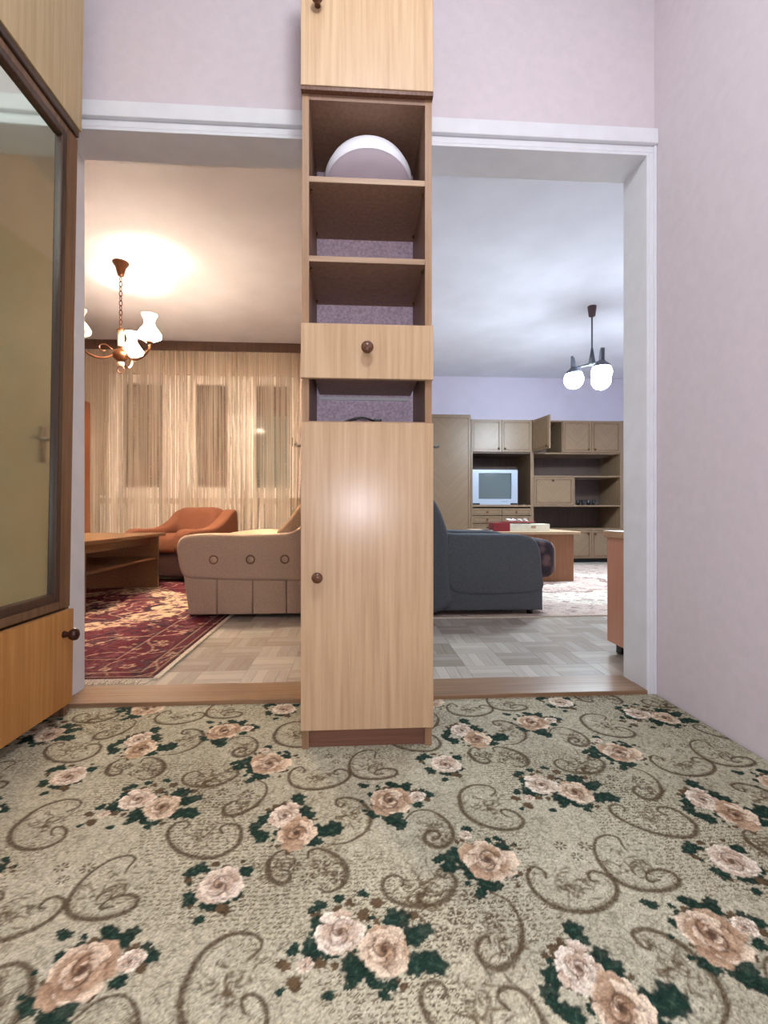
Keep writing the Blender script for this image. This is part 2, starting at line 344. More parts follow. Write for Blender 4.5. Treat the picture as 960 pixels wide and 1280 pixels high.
def grid_mesh(xs, ys, z, cols=None, name='grid'):
    nx, ny = len(xs), len(ys)
    X, Y = np.meshgrid(xs, ys); co = np.empty((nx * ny, 3), np.float32)
    co[:, 0] = X.ravel(); co[:, 1] = Y.ravel(); co[:, 2] = z.ravel() if isinstance(z, np.ndarray) else z
    idx = np.arange(nx * ny, dtype=np.int32).reshape(ny, nx)
    q = np.stack([idx[:-1, :-1], idx[:-1, 1:], idx[1:, 1:], idx[1:, :-1]], -1).reshape(-1, 4)
    me = bpy.data.meshes.new(name); me.vertices.add(nx * ny); me.vertices.foreach_set('co', co.ravel())
    me.loops.add(q.size); me.loops.foreach_set('vertex_index', q.ravel().astype(np.int32))
    me.polygons.add(len(q)); me.polygons.foreach_set('loop_start', np.arange(0, q.size, 4, dtype=np.int32))
    me.update(calc_edges=True)
    if cols is not None:
        a = me.color_attributes.new('dye', 'FLOAT_COLOR', 'POINT')
        rgba = np.ones((nx * ny, 4), np.float32); rgba[:, :3] = cols.reshape(-1, 3); a.data.foreach_set('color', rgba.ravel())
    return me

# ------------------------------------------------------------------ room shell
WF, WB = 1.785, 1.92          # hall wall with the two openings: front and back faces
OL0, OL1, OR0, OR1, OH = -1.045, -0.13, 0.25, 1.117, 2.065
LX, RX, WINY, FARY, HX0, HX1, HY0 = -3.70, 4.10, 6.0, 7.0, -1.48, 1.155, -1.6
T = 0.012
tag(boxes('wall_front', [(LX, OL0 - T, WF, WB, 0, OH + T), (OL1 + T, OR0 - T, WF, WB, 0, OH + T), (OR1 + T, RX, WF, WB, 0, OH + T), (LX, RX, WF, WB, OH + T, CEIL)], M['pink']),
    'pink painted hall wall above and between the two openings', 'wall', kind='structure')
tag(box('wall_right', HX1, HX1 + 0.1, HY0, WF, 0, CEIL, M['pink']), 'plain pale pink hall wall on the right', 'wall', kind='structure')
tag(box('wall_left', HX0 - 0.1, HX0, HY0, WF, 0, CEIL, M['pink']), 'pink hall wall behind the mirrored cupboard', 'wall', kind='structure')
tag(box('wall_back', HX0 - 0.1, HX1 + 0.1, HY0 - 0.1, HY0, 0, CEIL, M['pink']), 'pink hall wall behind the viewer', 'wall', kind='structure')
tag(box('ceiling', HX0 - 0.1, HX1 + 0.1, HY0 - 0.1, WF, CEIL, CEIL + 0.1, M['ceil']), 'white hall ceiling', 'ceiling', kind='structure')
PX0, PX1 = -0.02, 0.12
tag(box('wall_partition', PX0, PX1, WB, FARY, 0, CEIL, M['cream_wall']), 'partition wall between the two living rooms', 'wall', kind='structure')
tag(box('wall_side', LX - 0.1, LX, WF, WINY + 0.2, 0, CEIL, M['cream_wall']), 'cream side wall of the warm lit room', 'wall', kind='structure')
WX0, WX1, WZ0, WZ1 = -3.0, -0.62, 0.90, 2.38
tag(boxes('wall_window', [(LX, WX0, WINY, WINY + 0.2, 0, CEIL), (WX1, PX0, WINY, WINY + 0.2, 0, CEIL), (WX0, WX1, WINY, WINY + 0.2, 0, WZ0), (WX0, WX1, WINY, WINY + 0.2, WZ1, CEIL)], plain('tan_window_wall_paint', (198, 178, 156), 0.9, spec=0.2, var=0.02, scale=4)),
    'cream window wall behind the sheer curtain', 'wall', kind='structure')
tag(box('ceiling', LX, PX0, WB, WINY, CEIL, CEIL + 0.1, M['ceil']), 'white ceiling of the warm lit room', 'ceiling', kind='structure')
tag(box('wall_far', PX1, RX, FARY, FARY + 0.1, 0, CEIL, M['lilac']), 'lilac far wall above the wall unit', 'wall', kind='structure')
tag(box('wall_end', RX, RX + 0.1, WF, FARY + 0.1, 0, CEIL, M['lilac']), 'lilac right wall of the cool lit room', 'wall', kind='structure')
tag(box('ceiling', PX1, RX, WB, FARY, CEIL, CEIL + 0.1, M['ceil']), 'white ceiling of the cool lit room', 'ceiling', kind='structure')
tag(box('floor', HX0 - 0.1, HX1 + 0.1, HY0 - 0.1, WF, -0.1, -0.004, M['threshold']), 'hall subfloor under the floral carpet', 'floor', kind='structure')

# parquet floors: blocks of four strips laid basket-wise; near blocks are pieces of their own
SQ = 0.19
def strip_mesh():
    bm = bmesh.new(); w = SQ / 4
    for k in range(4):
        y0 = -SQ / 2 + k * w
        add_box(bm, -SQ / 2 + .0006, SQ / 2 - .0006, y0 + .0006, y0 + w - .0006, -0.008, 0.0)
    me = bm_mesh(bm, 'parquet_block'); me.materials.append(M['parquet']); return me
STRIP = strip_mesh()
def parquet_floor(x0, x1, y0, y1, near, label):
    fl = tag(box('floor', x0, x1, y0, y1, -0.1, -0.003, M['frame_brown']), label, 'floor', kind='structure')
    c0 = fl.location.copy()
    i = 0; rest = bmesh.new(); mats = [Matrix.Identity(4), Matrix.Rotation(PI / 2, 4, 'Z')]
    for ix in range(int((x1 - x0) / SQ)):
        for iy in range(int((y1 - y0) / SQ)):
            cx, cy = x0 + (ix + .5) * SQ, y0 + (iy + .5) * SQ; rot = (ix + iy) % 2
            if near[0] <= cx <= near[1] and cy <= near[2]:
                o = bpy.data.objects.new('parquet_block', STRIP); COL.objects.link(o); o.parent = fl
                o.location = Vector((cx, cy, 0.004)) - c0; o.rotation_euler = (0, 0, rot * PI / 2)
            else:
                w = SQ / 4
                for k in range(4):
                    a0, a1, b0, b1 = -SQ / 2 + .0006, SQ / 2 - .0006, -SQ / 2 + k * w + .0006, -SQ / 2 + (k + 1) * w - .0006
                    q = [(a0, b0), (a1, b0), (a1, b1), (a0, b1)]
                    if rot: q = [(-b, a) for a, b in q]
                    rest.faces.new([rest.verts.new((cx + a - c0.x, cy + b - c0.y, 0.004 - c0.z)) for a, b in q])
    me = bm_mesh(rest, 'parquet'); me.materials.append(M['parquet'])
    o = bpy.data.objects.new('parquet_blocks', me); COL.objects.link(o); o.parent = fl; o['kind'] = 'stuff'
    return fl
parquet_floor(LX, PX0, WB + .03, WINY, (-1.25, 0.0, 3.3), 'worn oak basket parquet under the burgundy rug')
parquet_floor(PX1, RX, WB + .03, FARY, (0.1, 1.7, 3.3), 'grey oak basket parquet in the cool lit room')

# door frames
def frame(name, x0, x1, label, left_jamb, right_jamb):
    r = thing(name, (0, 0, 0), label, 'door frame', kind='structure')
    box('head_lining', x0 - T, x1 + T, WF - .013, WB + .012, OH, OH + T, M['white_paint'], r, 0.002)
    box('jamb_lining', x0 - T, x0, WF - .013, WB + .012, 0, OH, M['white_paint'], r, 0.002)
    box('jamb_lining', x1, x1 + T, WF - .013, WB + .012, 0, OH, M['white_paint'], r, 0.002)
    return r
frame('trim_1', OL0, OL1, 'white painted lining of the opening to the warm room', True, False)
fr2 = frame('trim_2', OR0, OR1, 'white painted lining of the opening to the cool room', False, True)
box('casing', OR1 + T, HX1 - .001, WF - .013, WF, 0, OH + T, M['white_paint'], fr2, 0.003)
box('casing_bead', OR1 + .026, HX1 - .001, WF - .02, WF - .013, 0, 2.1015, M['white_paint'], fr2, 0.002)
tr = thing('trim_3', (0, 0, 0), 'white stepped head casing running over both openings', 'trim', kind='structure')
box('casing_board', -1.2, HX1 - .001, WF - .013, WF, OH + T, 2.102, M['white_paint'], tr, 0.002)
box('casing_cap', -1.2, HX1 - .001, WF - .03, WF, 2.102, 2.158, M['white_paint'], tr, 0.003)
for nm, x0, x1, lb in (('trim_4', OL0, OL1, 'worn orange oak threshold of the warm room opening'), ('trim_5', OR0, OR1, 'worn glossy oak threshold of the cool room opening')):
    r = thing(nm, (0, 0, 0), lb, 'threshold', kind='structure')
    box('sill_board', x0, x1, WF - .02, WF + .075, -.004, 0.02, M['threshold'], r, 0.003)
    box('sill_board', x0, x1, WF + .077, WB + .028, -.004, 0.018, M['threshold'], r, 0.003)

# open door leaves folded back towards the partition
def leaf(name, hx, ang, sgn, label):
    r = thing(name, (hx, WB + .03, 0.012), label, 'door', kind='structure', rotz=ang)
    # local: leaf runs along +Y, faces at +-X
    box('leaf', -.02, .02, 0, .80, 0.005, 2.03, M['door_paint'], r, 0.003)
    for z0, z1 in ((0.2, 0.9), (1.1, 1.9)):
        box('panel', *((-.024, -.02) if sgn < 0 else (.02, .024)), .13, .67, z0, z1, M['door_paint'], r)
    xs = -1 if sgn < 0 else 1
    hp = box('handle_plate', *sorted((xs * .02, xs * .026)), .715, .755, .93, 1.12, M['chrome'], r, 0.001)
    tube('handle', [(xs * .024, .735, 1.053), (xs * .06, .735, 1.053), (xs * .066, .728, 1.053), (xs * .066, .62, 1.05)], .008, M['chrome'], hp, c=(0, 0, 0))
    hnd = hp.children[0]; hnd.location = -OFF[hp.name]
    return r
leaf('door_1', -0.165, math.atan2(0.10, 0.8), -1, 'cream door leaf folded open into the warm room')
leaf('door_2', 0.285, -math.atan2(0.13, 0.8), 1, 'cream door leaf folded open into the cool room')

# ------------------------------------------------------------------ hall carpet (printed pattern with a half-drop repeat of 1.0 x 0.8 m)
def carpet_tile():
    NX, NY = 400, 320; st = 0.0025
    base = np.array(lin((179, 174, 150))[:3]); img = np.ones((NY, NX, 3)) * base
    rng = np.random.default_rng(3)
    def C(c): return np.array(lin(c)[:3])
    def noise(k, s=1.0):
        F = np.fft.fft2(rng.random((NY, NX))); fy = np.fft.fftfreq(NY)[:, None]; fx = np.fft.fftfreq(NX)[None]
        b = np.real(np.fft.ifft2(F * np.exp(-((fy * k) ** 2 + (fx * k * s) ** 2)))); b -= b.mean(); return b / b.std()
    # leafy relief: thin darker veins between pale lobes
    g = noise(11, .8); g1 = noise(6, 1.4); field = noise(120); tone = noise(90)
    vein = np.clip(1 - np.abs(g) * 3.2, 0, 1); vein2 = np.clip(1 - np.abs(g1) * 2.4, 0, 1)
    img *= (1 - .40 * vein * (field < .4) - .16 * vein2 + .05 * np.clip(tone, -1.5, 1.5))[..., None]
    brown, pale = C((84, 72, 50)), C((210, 206, 186))
    img += (np.clip(g - .6, 0, 1) * .22)[..., None] * (pale - img)
    def blend(idx, mask, col):
        s = img[idx]; img[idx] = s * (1 - mask[..., None]) + col * mask[..., None]
    def local(cx, cy, half):
        n = int(half / st) + 2
        for sx, sy in ((0, 0), (.5, .4)):
            ic, jc = int(round((cx + sx) / st)), int(round((cy + sy) / st))
            ii, jj = np.arange(ic - n, ic + n + 1), np.arange(jc - n, jc + n + 1)
            dx, dy = np.meshgrid(ii * st - cx - sx, jj * st - cy - sy)
            yield np.ix_(jj % NY, ii % NX), dx, dy
    # rows of handwriting-like dashes in some areas
    for row in range(0, NY, 4):
        x = 0
        while x < NX:
            ln = int(rng.integers(2, 8)); gap = int(rng.integers(1, 4)); f = field[row, x % NX]
            if f > .05 + .5 * rng.random():
                al = min(.95, .6 + .3 * f) * rng.uniform(.6, 1)
                for xx in range(x, x + ln):
                    for r in ((0, 1) if rng.random() < .6 else (0,)): i, j = (row + r + int(rng.integers(0, 2))) % NY, xx % NX; img[i, j] = img[i, j] * (1 - al) + brown * al
            x += ln + gap
    for _ in range(4200):
        yy, xx = rng.integers(0, NY), rng.integers(0, NX); al = rng.uniform(.25, .6)
        for k in range(rng.integers(1, 4)):
            i, j = (yy + rng.integers(0, 2)) % NY, (xx + k) % NX; img[i, j] = img[i, j] * (1 - al) + brown * al
    scroll, scroll2 = C((80, 66, 46)), C((92, 78, 56))
    for k, pts in SCROLLS.items():
        sp = [(p.x, p.y) for p in spline([(a, b, 0) for a, b in pts], 6)]
        cx = sum(p[0] for p in sp) / len(sp); cy = sum(p[1] for p in sp) / len(sp); n = len(sp)
        jitw = [rng.uniform(.8, 1.2) for _ in range(n)]
        twigs = [(rng.normal(0, .022), rng.normal(0, .024), rng.random() * PI, rng.uniform(.005, .013)) for _ in range(40)]
        for idx, dx, dy in local(cx, cy, .13):
            best = np.full(dx.shape, 9.0); best2 = np.full(dx.shape, 9.0)
            for i in range(n - 1):
                ax, ay, bx, by = sp[i][0] - cx, sp[i][1] - cy, sp[i + 1][0] - cx, sp[i + 1][1] - cy
                def seg(ax, ay, bx, by):
                    vx, vy = bx - ax, by - ay; t = np.clip(((dx - ax) * vx + (dy - ay) * vy) / (vx * vx + vy * vy + 1e-12), 0, 1)
                    return np.hypot(dx - ax - t * vx, dy - ay - t * vy)
                w = (.0022 + .0028 * math.sin(PI * i / n) ** 2) * jitw[i]
                best = np.minimum(best, seg(ax, ay, bx, by) / w)
                s_ = .86; best2 = np.minimum(best2, seg(ax * s_, ay * s_, bx * s_, by * s_) / .0016)
            for ex, ey, th, ln in twigs:
                q = (dx - ex) * math.cos(th) + (dy - ey) * math.sin(th); w_ = -(dx - ex) * math.sin(th) + (dy - ey) * math.cos(th) + 18 * q * q
                blend(idx, np.clip(1.4 - np.hypot(q / ln, w_ / .0024), 0, 1) * .75, scroll2)
            blend(idx, np.clip(1.5 - best2, 0, 1) * .5 * (rng.random(dx.shape) > .4), scroll2)
            blend(idx, np.clip(1.6 - best, 0, 1) * (.74 + .26 * rng.random(dx.shape)), scroll)
    def star(cx, cy, r):
        for idx, dx, dy in local(cx, cy, r * 1.4):
            a = np.arctan2(dy, dx); d = np.hypot(dx, dy)
            m = np.clip((np.cos(a * 7) * .5 + .5 - .4) * 4, 0, 1) * np.clip((d / r - .22) * 6, 0, 1) * np.clip((1.1 - d / r) * 5, 0, 1); blend(idx, m * .9, C((84, 70, 52)))
    def leaf_(cx, cy, r, ang, col=None):
        green = col is None; base_ = C((26, 46, 38)) if green else col; hi = C((66, 92, 74)) if green else col * 1.6; ph = rng.random() * 6
        lob = [(rng.uniform(-.5, .5), rng.uniform(-.5, .5), rng.uniform(.55, .8)) for _ in range(3)]
        r *= 1.12
        for idx, dx, dy in local(cx, cy, r * 1.9):
            for k, (lx, ly, ls) in enumerate(lob):
                q = (dx - lx * r) * math.cos(ang + k) + (dy - ly * r) * math.sin(ang + k); w_ = -(dx - lx * r) * math.sin(ang + k) + (dy - ly * r) * math.cos(ang + k)
                a = np.arctan2(w_, q); d = np.hypot(q, w_ * 1.35) / (r * ls * (1 + .16 * np.sin(a * 6 + ph)))
                blend(idx, np.clip((1.15 - d) * 5, 0, 1) * .95, base_ * (.8 + .2 * k))
                blend(idx, np.clip(1 - np.abs(w_) / (r * .10), 0, 1) * np.clip((.8 - d) * 4, 0, 1) * .5, hi)
                blend(idx, np.clip((.7 - d) * 2, 0, 1) * np.clip(np.sin(q / r * 9 + ph), 0, 1) * .4, hi)
    def rose(cx, cy, r, pal, seed, sq=1.0):
        R2 = np.random.default_rng(seed); light, mid, deep, dark = [C(p) for p in pal]
        layers = [(8, .70, .40), (7, .50, .36), (5, .30, .32), (4, .14, .24)]
        ph = [R2.random() * 6 for _ in layers]; jit = [[(R2.normal() * .14, R2.normal() * .09, R2.random(), R2.uniform(.8, 1.25)) for _ in range(n)] for n, _, _ in layers]
        for idx, dx, dy in local(cx, cy, r * 1.5):
            dy = dy / sq
            for li, (n, rad, s0) in enumerate(layers):
                for k in range(n):
                    j = jit[li][k]; s = s0 * j[3]; a = ph[li] + 2 * PI * k / n + j[0]; px, py = r * (rad + j[1]) * math.cos(a), r * (rad + j[1]) * math.sin(a)
                    q = (dx - px) * math.cos(a) + (dy - py) * math.sin(a); w_ = -(dx - px) * math.sin(a) + (dy - py) * math.cos(a)
                    an = np.arctan2(w_, q); d = np.hypot(q / (s * .72), w_ / s) / r / (1 + .10 * np.cos(an * 5 + k))
                    m = np.clip((1.1 - d) * 8, 0, 1)
                    tone_ = np.clip(.45 + .75 * q / (s * r) - .07 * li + (j[2] - .5) * .6, 0, 1)[..., None]
                    col = deep * (1 - tone_) + (light if j[2] > .35 else mid) * tone_
                    s_ = img[idx]; img[idx] = s_ * (1 - m[..., None]) + col * m[..., None]
                    blend(idx, np.clip(1 - np.abs(d - 1.06) * 9, 0, 1) * np.clip(.75 - q / (s * r), 0, 1) * (.5 + .45 * j[2]), dark)
            d = np.hypot(dx * 1.2, dy) / r; a = np.arctan2(dy, dx)
            blend(idx, np.clip((.22 - d) * 9, 0, 1) * .9, dark)
            blend(idx, np.clip(np.sin(a * 2 + d * 14 + ph[0]) * 2 - 1.0, 0, 1) * np.clip((.7 - d) * 5, 0, 1) * .75, dark)
    cream = [(232, 222, 204), (216, 200, 178), (176, 152, 130), (96, 76, 60)]
    peach = [(226, 208, 182), (204, 178, 148), (148, 118, 92), (80, 60, 46)]
    brn = C((84, 68, 48))
    for cx, cy, r, kind, seed, sq in ROSES:
        if r < .02: continue
        for _ in range(16):
            a = rng.random() * 2 * PI; d = r * rng.uniform(1.0, 1.55); leaf_(cx + d * math.cos(a), cy + d * math.sin(a), rng.uniform(.004, .009), a, brn if rng.random() < .55 else None)
    for cx, cy, r, a in BROWN_LEAVES: leaf_(cx, cy, r, a, brn)
    for cx, cy, r, a in LEAVES: leaf_(cx, cy, r, a)
    for cx, cy, r, kind, seed, sq in ROSES: rose(cx, cy, r, cream if kind == 'c' else peach, seed, sq)
    for cx, cy, r in STARS: star(cx, cy, r)
    # looped pile: every tuft takes a slightly different amount of dye
    img *= (1 + .14 * np.clip(rng.normal(size=(NY, NX)), -2, 2))[..., None]
    return np.clip(img, .004, 1).astype(np.float32)
SCROLLS = {
    's9': [(0.364, 0.892), (0.366, 0.907), (0.352, 0.922), (0.332, 0.904), (0.328, 0.87), (0.341, 0.838), (0.366, 0.819), (0.406, 0.812), (0.447, 0.823), (0.478, 0.847), (0.488, 0.875), (0.476, 0.897), (0.455, 0.902), (0.445, 0.882), (0.458, 0.877)],
    's10': [(0.558, 0.97), (0.561, 0.992), (0.541, 1.002), (0.512, 0.989), (0.491, 0.954), (0.486, 0.916), (0.494, 0.879), (0.519, 0.856), (0.56, 0.849), (0.596, 0.857), (0.613, 0.872), (0.609, 0.892), (0.585, 0.899), (0.56, 0.89), (0.555, 0.871), (0.577, 0.874)],
    's3': [(-0.025, 1.149), (-0.031, 1.136), (-0.042, 1.145), (-0.041, 1.166), (-0.016, 1.172), (0.013, 1.157), (0.032, 1.125), (0.037, 1.086), (0.027, 1.05), (0.009, 1.03), (-0.016, 1.013), (-0.047, 1.009)],
    's4a': [(-0.139, 0.944), (-0.125, 0.936), (-0.123, 0.919), (-0.136, 0.908), (-0.155, 0.918), (-0.167, 0.939), (-0.17, 0.967), (-0.157, 0.992), (-0.131, 1.002)],
    's4b': [(-0.093, 0.973), (-0.092, 0.992), (-0.071, 0.998), (-0.043, 0.981), (-0.023, 0.958), (-0.015, 0.929), (-0.019, 0.903), (-0.034, 0.888), (-0.051, 0.884), (-0.066, 0.893)],
    's5': [(0.115, 1.081), (0.136, 1.107), (0.168, 1.112), (0.196, 1.09), (0.211, 1.057), (0.212, 1.022), (0.199, 0.998), (0.177, 0.987), (0.156, 0.996), (0.149, 1.017), (0.16, 1.038), (0.177, 1.037), (0.184, 1.023), (0.173, 1.012), (0.166, 1.018)],
    'h1': [(-0.165, 0.758), (-0.15, 0.774), (-0.153, 0.792), (-0.175, 0.805), (-0.207, 0.803), (-0.238, 0.776), (-0.248, 0.735), (-0.246, 0.694), (-0.222, 0.656), (-0.179, 0.634), (-0.139, 0.637), (-0.12, 0.66), (-0.127, 0.687), (-0.144, 0.702), (-0.16, 0.697), (-0.153, 0.677)],
    's7': [(0.087, 0.887), (0.093, 0.902), (0.077, 0.917), (0.056, 0.905), (0.053, 0.88), (0.067, 0.858), (0.095, 0.844), (0.128, 0.842), (0.157, 0.849), (0.178, 0.869), (0.191, 0.893), (0.183, 0.917), (0.166, 0.926), (0.159, 0.915), (0.168, 0.906), (0.177, 0.914)],
    's8': [(0.254, 0.861), (0.274, 0.842), (0.282, 0.804), (0.271, 0.763), (0.248, 0.733), (0.222, 0.719), (0.202, 0.726), (0.193, 0.75), (0.203, 0.77), (0.217, 0.775), (0.218, 0.762)],
    'd1': [(-0.374, 1.079), (-0.367, 1.092), (-0.377, 1.105), (-0.398, 1.099), (-0.405, 1.073), (-0.389, 1.038), (-0.353, 1.004), (-0.305, 0.986), (-0.269, 0.991), (-0.244, 1.021), (-0.245, 1.058), (-0.259, 1.084), (-0.284, 1.089), (-0.295, 1.075), (-0.285, 1.059)],
    's7b': [(0.137, 0.842), (0.121, 0.846), (0.115, 0.858), (0.122, 0.868), (0.131, 0.864)],
}
ROSES = [(-0.024, 0.798, 0.0406, 'c', 1, 1.05), (0.047, 0.762, 0.0424, 'p', 2, 1.05), (-0.159, 1.112, 0.0355, 'c', 3, 1.1), (-0.126, 1.051, 0.0451, 'p', 4, 1.1), (0.265, 0.944, 0.0522, 'p', 5, 1.1), (0.087, 1.155, 0.0489, 'p', 6, 1.1), (-0.25, 0.911, 0.0437, 'c', 7, 1.05), (-0.075, 0.743, 0.0123, 'c', 8, 1), (0.153, 1.165, 0.0195, 'c', 9, 1), (0.238, 1.02, 0.0138, 'c', 10, 1)]
LEAVES = [(0.101, 0.783, 0.0241, 1.48), (0.121, 0.744, 0.0242, 0.65), (0.091, 0.739, 0.0206, 2.49), (0.074, 0.823, 0.023, 0.97), (-0.008, 0.734, 0.0252, 0.42), (0.006, 0.725, 0.0161, 2.52), (-0.065, 0.771, 0.0191, 5.76), (-0.046, 0.759, 0.0126, 5.03), (0.028, 0.706, 0.011, 4.81), (0.051, 0.702, 0.0117, 1.39), (0.042, 0.687, 0.0099, 3.37), (-0.069, 0.816, 0.0158, 1.74), (-0.093, 0.771, 0.0119, 1.08), (-0.068, 0.851, 0.0122, 0.67), (-0.033, 0.861, 0.0124, 1.35), (-0.038, 0.692, 0.0092, 5.82), (-0.004, 0.709, 0.011, 5.21), (0.015, 0.876, 0.0107, 5.07), (-0.107, 0.702, 0.0077, 5.03), (-0.11, 1.114, 0.0258, 1.21), (-0.055, 1.064, 0.0282, 1.95), (-0.077, 1.048, 0.0255, 3.94), (-0.135, 1.172, 0.0219, 4.6), (-0.208, 1.092, 0.0215, 5.37), (-0.201, 1.051, 0.0207, 5.53), (-0.081, 1.019, 0.0191, 0.54), (-0.221, 1.066, 0.0128, 3.8), (0.214, 0.962, 0.0324, 4.22), (0.171, 0.953, 0.0139, 3.18), (0.221, 0.911, 0.0226, 1.12), (0.192, 0.923, 0.0228, 2.97), (0.254, 0.883, 0.0199, 0.56), (0.234, 0.865, 0.0146, 5.87), (0.307, 0.971, 0.0209, 5.44), (0.296, 0.917, 0.0176, 3.44), (0.245, 1.037, 0.0105, 1.89), (0.303, 1.003, 0.0113, 5.71), (0.288, 1.0, 0.0102, 3.59), (0.05, 1.104, 0.0221, 5.54), (0.091, 1.083, 0.0229, 5.33), (0.107, 1.063, 0.0178, 3.19), (0.024, 1.224, 0.0136, 2.6), (0.128, 1.206, 0.0229, 3.76), (0.102, 1.219, 0.0163, 2.71), (0.175, 1.18, 0.0172, 1.01), (0.146, 1.133, 0.0139, 1.92), (0.037, 1.183, 0.0118, 5.1), (0.068, 1.098, 0.0159, 0.27), (-0.306, 0.948, 0.0186, 0.29), (-0.291, 0.883, 0.0163, 3.93), (-0.258, 0.866, 0.0141, 1.76), (-0.261, 0.839, 0.0109, 3.36), (-0.216, 0.893, 0.0127, 2.96), (-0.203, 0.944, 0.0155, 2.15), (-0.29, 0.956, 0.0114, 6.26)]
BROWN_LEAVES = [(0.041, 0.853, 0.0161, 1.23), (0.014, 0.832, 0.0129, 2.59), (-0.086, 0.715, 0.0134, 1.27), (-0.112, 0.747, 0.0123, 3.97), (-0.053, 0.744, 0.0123, 1.74), (-0.032, 0.838, 0.0121, 2.23), (0.102, 0.824, 0.0111, 4.69), (-0.231, 0.859, 0.015, 2.01), (0.074, 1.198, 0.0173, 3.51), (0.146, 1.182, 0.0132, 5.68), (-0.187, 1.139, 0.0125, 0.63), (0.175, 1.153, 0.0116, 0.39)]
STARS = [(0.207, 0.855, 0.0144), (0.173, 0.815, 0.0156), (0.147, 0.784, 0.0149), (0.238, 0.804, 0.0163), (0.173, 0.761, 0.0111), (0.121, 0.815, 0.0119), (0.242, 0.743, 0.0109), (-0.117, 0.953, 0.0142), (-0.065, 0.95, 0.0157), (-0.089, 0.919, 0.0142), (-0.032, 0.919, 0.0153), (0.428, 0.976, 0.0133), (0.48, 0.972, 0.0144), (0.449, 0.943, 0.0118)]
TILE = carpet_tile()
def carpet():
    st = 0.0025; i0, i1 = int(round((HX0 + .005) / st)), int(round((HX1 - .004) / st)); j0, j1 = int(round(0.52 / st)), int(round((WF - .021) / st))
    ix = np.arange(-420, i1 + 1); iy = np.arange(j0, j1 + 1)
    cols = TILE[np.ix_(iy % 320, ix % 400)]
    lum = cols.mean(-1); z = (0.0042 + 0.0012 * (lum - lum.min()) / (lum.max() - lum.min())).astype(np.float32)
    c = thing('carpet', (0, 0, 0), 'beige wall-to-wall hall carpet printed with brown scrolls and peach roses', 'carpet')
    link('pile', grid_mesh(ix * st, iy * st, z, cols, 'carpet_pile'), M['carpet'], c, smooth=True)
    st2 = 0.0125; ix2 = np.arange(int(HX0 / st2) + 1, int(HX1 / st2)); iy2 = np.arange(int(HY0 / st2) + 1, int(0.52 / st2) + 1)
    ys2 = np.append(iy2 * st2, j0 * st) if iy2[-1] * st2 < j0 * st - 1e-6 else iy2 * st2
    cols2 = TILE[np.ix_(np.round(ys2 / st).astype(int) % 320, (ix2 * 5) % 400)]
    link('pile', grid_mesh(ix2 * st2, ys2, 0.0045, cols2, 'carpet_pile_far'), M['carpet'], c, smooth=True)
carpet()

# ------------------------------------------------------------------ tall narrow cabinet tower in the middle
TX0, TX1, TY0, TY1 = -0.155, 0.232, 1.40, 1.725
tw = thing('tower_cabinet', ((TX0 + TX1) / 2, 1.56, 0), 'tall narrow beech cabinet with open shelves between the two openings', 'cabinet', world=True)
P = 0.020; CF = TY0 + 0.018
def knob(parent, x, y, z, r, mat, axis='-Y'):
    prof = [(0, 0), (r * .55, 0), (r * .5, .010), (r * .62, .014), (r * .95, .019), (r, .025), (r * .8, .031), (0, .034)]
    return lathe('knob', prof, mat, parent, (x, y, z), 20, {'-Y': (PI / 2, 0, 0), '+X': (0, PI / 2, 0)}[axis])
for x0, x1 in ((TX0 + .002, TX0 + .002 + P), (TX1 - .002 - P, TX1 - .002)):
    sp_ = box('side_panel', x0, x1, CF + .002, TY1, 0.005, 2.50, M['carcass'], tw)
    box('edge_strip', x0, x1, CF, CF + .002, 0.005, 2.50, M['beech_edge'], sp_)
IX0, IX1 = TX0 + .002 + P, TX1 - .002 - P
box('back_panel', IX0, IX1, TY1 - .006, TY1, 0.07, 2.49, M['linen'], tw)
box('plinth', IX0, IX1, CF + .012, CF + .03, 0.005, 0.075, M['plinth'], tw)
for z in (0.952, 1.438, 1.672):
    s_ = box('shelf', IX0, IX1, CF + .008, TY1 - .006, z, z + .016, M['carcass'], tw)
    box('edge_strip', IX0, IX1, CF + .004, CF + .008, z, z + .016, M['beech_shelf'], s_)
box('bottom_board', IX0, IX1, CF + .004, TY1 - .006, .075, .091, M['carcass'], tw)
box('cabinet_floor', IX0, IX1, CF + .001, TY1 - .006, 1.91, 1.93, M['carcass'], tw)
box('top_board', TX0, TX1, CF, TY1, 2.50, 2.518, M['carcass'], tw)
box('back_gap_light_strip', IX0 + .01, IX1 - .015, TY1 - .016, TY1 - .007, 1.098, 1.108, M['white_paint'], tw)  # white strip in place of light entering through the gap at the back
d_ = box('door', TX0, TX1, TY0, CF - .001, 0.066, 0.961, M['beech'], tw, 0.0012, 1)
knob(d_, -0.106, TY0, 0.512, 0.016, M['knob'])
d_ = box('door', TX0, TX1, TY0, CF - .001, 1.937, 2.515, M['beech'], tw, 0.0012, 1)
knob(d_, -0.106, TY0, 2.167, 0.016, M['knob'])
box('door_bottom_edge', TX0, TX1, TY0 + .003, CF + .02, 1.926, 1.9365, M['knob'], tw)
d_ = box('drawer', TX0, TX1, TY0, CF - .001, 1.089, 1.248, M['beech'], tw, 0.0012, 1)
knob(d_, 0.037, TY0, 1.173, 0.018, M['knob'])
box('drawer_box', IX0 + .012, IX1 - .012, CF, TY1 - .03, 1.112, 1.225, M['carcass'], d_)
for x in (IX0 + .004, IX1 - .004):
    for z in (1.434, 1.668):
        for y in (CF + .035, TY1 - .05): lathe('shelf_pin', [(0, -.006), (.003, -.006), (.003, .004), (0, .004)], M['brass'], tw, (x, y, z - .004), 8)

